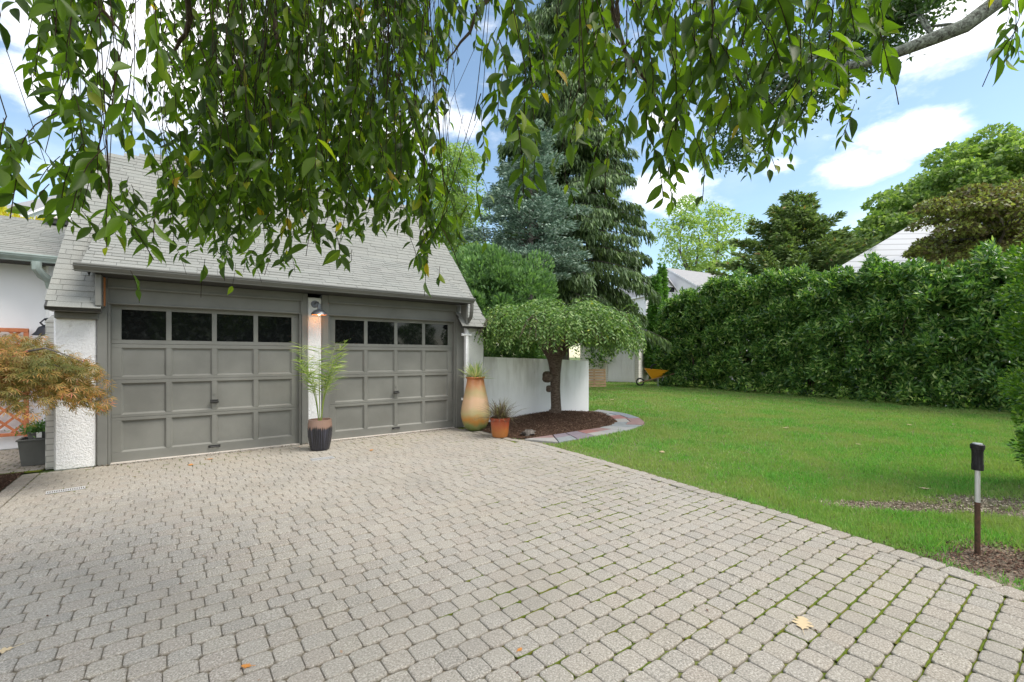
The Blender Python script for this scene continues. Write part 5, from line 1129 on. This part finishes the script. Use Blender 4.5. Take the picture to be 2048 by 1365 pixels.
for a in range(16):
    a0, a1 = 2*math.pi*a/16, 2*math.pi*(a+1)/16; b.tube([X(-.72+.17*math.cos(a0), 0, .19+.17*math.sin(a0)), X(-.72+.17*math.cos(a1), 0, .19+.17*math.sin(a1))], .04, 6)
b.build('wheel', MT['iron'], t, smooth=True)
tm = [X(0.05+.26*math.cos(a_), .05+.1*math.sin(a_), .86+.19*math.sin(a_)) for a_ in np.linspace(0, 2*math.pi, 20)]
b = MB(); b.tube(tm, .035, 6); o2 = b.build('tyre', MT['iron'], loc=X(0, 0, .8)); tag(o2, 'black tyre resting on top of the yellow wheelbarrow tray', 'tyre')
# dark lump on the mulch, bucket etc.
b = MB(); p = gz(1057, 867, .05); i = 0
for a_ in range(7):
    th = math.pi*a_/6
    for q in range(10): ph = 2*math.pi*q/10; k = 1+.25*math.sin(3*ph+a_*2); b.v.append((p.x+.15*k*math.sin(th)*math.cos(ph), p.y+.09*k*math.sin(th)*math.sin(ph), .05+.06*k*math.cos(th)))
for a_ in range(6):
    for q in range(10): b.f.append((a_*10+q, (a_+1)*10+q, (a_+1)*10+(q+1) % 10, a_*10+(q+1) % 10)); b.mi.append(0)
tag(b.build('stone', MT['greybark'], loc=p, smooth=True), 'dark lumpy stone lying on the mulch in front of the cherry tree', 'stone')
# ================================================================= old limb at upper right
LT = empty('oak_tree', at(2600, 7.5), 'tree whose lichen covered limb reaches in at the top right', 'tree')
lp = [at(2600, 7.5, 0), at(2560, 7.5, 4), at(2350, 7.5, 7.6), at(2120, 7.6, zat(-120, 7.6)), at(2010, 7.6, zat(-8, 7.6)), at(1930, 7.7, zat(52, 7.7)), at(1870, 7.8, zat(76, 7.8)), at(1800, 7.9, zat(103, 7.9)), at(1720, 8.2, zat(130, 8.2)), at(1600, 8.8, zat(140, 8.8))]
b = MB(); b.tube(lp, [.3, .26, .20, .15, .13, .12, .11, .095, .08, .05], 12)
rng = np.random.default_rng(31); random.seed(31); C_ = []
for px_, py_, d_ in ((1830, 10, 8.2), (1800, 45, 8.8), (1780, 20, 8.5), (1850, -20, 8.4), (1700, 60, 9), (1640, 110, 9.4), (1580, 120, 9.2), (1560, 190, 9.6), (1610, 200, 9.3), (1500, 160, 9.8), (1480, 230, 9.8), (1540, 60, 9.4), (1470, 300, 10), (1740, 110, 8.8)):
    c = at(px_, d_, zat(py_, d_)); C_.append(c); s = min(lp[3:], key=lambda q: (q-c).length); b.tube(branch_pts(s, c, 4, .05, .12), [.035, .028, .02, .014, .008], 6)
b.build('limb', MT['lichen'], LT, smooth=True); pos = []
for c in C_: pos.append(np.array(c)+rng.normal(0, 1, (900, 3))*np.array([.3, .3, .17]))
pos = np.concatenate(pos); leaves('foliage', pos, rdir(len(pos))+np.array([0, 0, -.3]), rng.uniform(.07, .12, len(pos)), rng.uniform(.04, .06, len(pos)), MT['L_dark'], LT, T_SIMPLE)
# ================================================================= the big weeping cherry the camera stands under
rng = np.random.default_rng(41); random.seed(41)
WC = empty('large_weeping_cherry', at(1500, -2.2), 'large weeping cherry whose drooping leafy branches hang across the top of the view', 'tree')
cov = ["59976578888888844678888888787100006".replace(' ', '')[:32], "38875688878887136688889877870007 ", "15854599988984156488888866850003 ", "35866699999998516477888766510002 ", "42874689999998516476686676300000 ",
       "66854799999998624536056562000000 ", "37865799999978721430343000000000 ", "03566788766548300000000000000000 ", "01214244423016000000000000000000 ", "00003012000002000000000000000000 "]
cov = ["5997657888888844678888888787100006"[:32]]+[c.strip().ljust(32, '0')[:32] for c in cov[1:]]
cov[0] = "59976578888888446788888888781006"; cov[1] = "38875688878887136688889877870007"; cov[2] = "15854599988984156488888866850003"; cov[3] = "35866699999985166477888766510002"
cov[4] = "42874689999985166476686676300000"; cov[5] = "66854799999986245360565620000000"; cov[6] = "37865799999787214303430000000000"; cov[7] = "03566788766548300000000000000000"; cov[8] = "01214244423016000000000000000000"; cov[9] = "00003012000002000000000000000000"
CV = np.array([[int(ch) for ch in row_] for row_ in cov], float)
def leafline(p, n, spacing, lsc, P_, D_, S_, pts):
    """a hanging twig: leaves alternate left and right, drooping"""
    a = random.uniform(0, 2*math.pi); sway = Vector((math.cos(a), math.sin(a), 0)); v = (sway*random.uniform(.1, 1.3)+Vector((0, 0, -1))).normalized(); q = Vector(p); pl_ = random.uniform(0, math.pi)
    for j in range(n):
        v = (v+Vector((0, 0, -.15))+Vector((random.gauss(0, .05), random.gauss(0, .05), 0))).normalized(); q = q+v*spacing; pts.append(q.copy())
        b_ = pl_+math.pi*j+random.gauss(0, .5); o_ = Vector((math.cos(b_), math.sin(b_), 0)); dd = (o_*random.uniform(.3, 1.0)+Vector((0, 0, -1))+sway*.3+Vector((0, 0, random.uniform(-.2, .5)))).normalized()
        P_.append(tuple(q)); D_.append(tuple(dd)); S_.append(lsc*random.uniform(.6, 1.3)*(1 if j < n-2 else .8))
P_, D_, S_ = [], [], []; tw = MB()
for ri in range(-3, 10):
    for ci in range(32):
        dg = CV[max(ri, 0), ci]
        if dg == 0: continue
        c = dg/10.0; d0 = 1.35 if ci < 5 else (1.9 if ci < 15 else 1.4)
        nt_ = -math.log(1-min(c, .92))*3.7*(d0/1.5)**2*(1.35 if 5 < ci < 14 else .82)
        if ri < 0: nt_ *= .8
        k = int(nt_)+(random.random() < nt_-int(nt_))
        for _ in range(k):
            d_ = d0*random.uniform(.85, 1.75); px_ = (ci+random.random())*64; py_ = (ri+random.random())*60
            n = random.randint(4, 9); sp2 = .024; p = at(px_, d_, zat(py_, d_)+n*sp2*.55+.03)
            pts = [Vector(p)]; leafline(p, n, sp2, .078, P_, D_, S_, pts)
            up_ = random.uniform(.5, 1.3); top = Vector(p)+Vector((random.gauss(0, .12), random.gauss(0, .12), up_)); md = Vector(p).lerp(top, .5)+Vector((random.gauss(0, .03), random.gauss(0, .03), 0))
            tw.tube(([top, md] if random.random() < .45 else [])+[Vector(p)]+pts[1::2], ([.0022, .0018] if False else [])+[.0015]*50, 4, cap=False)
P_, D_, S_ = np.array(P_), np.array(D_), np.array(S_)
px_, py_, dd_ = cam_px(P_+D_*S_[:, None]*.5); ci = np.clip(px_/64, 0, 31).astype(int); ri = np.clip(py_/60, 0, 9).astype(int); dg = CV[ri, ci]
keep = (rng.random(len(P_)) < np.where(dg == 0, .05, np.where(dg <= 1, .25, np.where(dg <= 2, .5, 1.0)))) | (py_ < 0); keep &= ~((py_ > 600) & (px_ > 0))
P_, D_, S_ = P_[keep], D_[keep], S_[keep]
leaves('foliage', P_, D_, S_, S_*rng.uniform(.33, .42, len(S_)), MT['L_cherry'], WC, T_FINE, roll=.8)
tw.build('twigs', MT['twig'], WC)
# unseen crown overhead, added for shade and reflections; trunk and main limbs
b = MB(); tr0 = at(1024, -2.6)+Vector((.6, -.2, 0)); fk = tr0+Vector((0, 0, 2.6)); b.tube(branch_pts(tr0, fk, 5, 0, .02), [.32, .27, .25, .24, .25, .26], 14); ends = []
for k in range(14):
    a = 2*math.pi*k/14+random.uniform(-.15, .15); r = random.uniform(3, 5.6); e = fk+Vector((math.cos(a)*r, math.sin(a)*r, random.uniform(1.4, 2.3))); pts = branch_pts(fk, e, 7, .12, .06); b.tube(pts, [.13, .11, .09, .075, .06, .045, .032, .02], 8); ends += pts[3:]
for px_, py_, d_, px2, py2 in ((560, -60, 2.0, 535, 330), (345, -60, 1.9, 390, 40), (1180, -60, 1.6, 1345, 320), (1010, -40, 1.9, 890, 125), (1235, -60, 1.7, 1240, 90), (130, -60, 1.5, 240, 60), (380, 40, 1.9, 335, 130)):
    p, q = at(px_, d_, zat(py_, d_)), at(px2, d_+.1, zat(py2, d_+.1)); s = min(ends, key=lambda v: (v-p).length)
    b.tube([s]+branch_pts(p, q, 7, 0, .09), [.018, .011, .010, .009, .008, .007, .0055, .004, .003], 6)
b.build('limbs', MT['bark'], WC, smooth=True)
pos, dr = [], []
for k in range(250):
    s = random.choice(ends); p = Vector(s)+Vector((random.gauss(0, .7), random.gauss(0, .7), random.gauss(.1, .35))); n = random.randint(6, 14); v = Vector((random.gauss(0, .3), random.gauss(0, .3), -1))
    for j in range(n): q = p+v*(.06*j); pos.append((q.x+random.gauss(0, .03), q.y+random.gauss(0, .03), q.z)); dr.append((random.gauss(0, .5), random.gauss(0, .5), -1))
pos, dr = np.array(pos), np.array(dr); px_, py_, dd_ = cam_px(pos); rel = (pos[:, 0]-CAM[0])*UY+(pos[:, 1]-CAM[1])*UX
ok = ((rel < .3) | (py_ < -15)) & (np.linalg.norm(pos-np.array(CAM), axis=1) > .7); pos, dr = pos[ok], dr[ok]
leaves('unseen_crown', pos, dr, .11, .05, MT['L_cherry'], WC, T_SIMPLE)

# trees on the other side of the drive, seen only mirrored in the door panes
for i_, (px_, d_) in enumerate(((158, -12.5), (-934, -8), (443, -15))):
    broadleaf('street_tree', at(px_, d_), 7, 3.2, (4.4, 2.8, 2.9), 'L_dark', ['first leafy street tree beside the driveway behind the photographer', 'leafy street tree furthest right across the road from the garage', 'leafy street tree standing opposite the left garage door'][i_], group='street trees across from the garage', nclump=90, clump=1.2, per=120, lsize=.45, lwid=.32, seed=60+i_, lo=.3, trunk=.3)
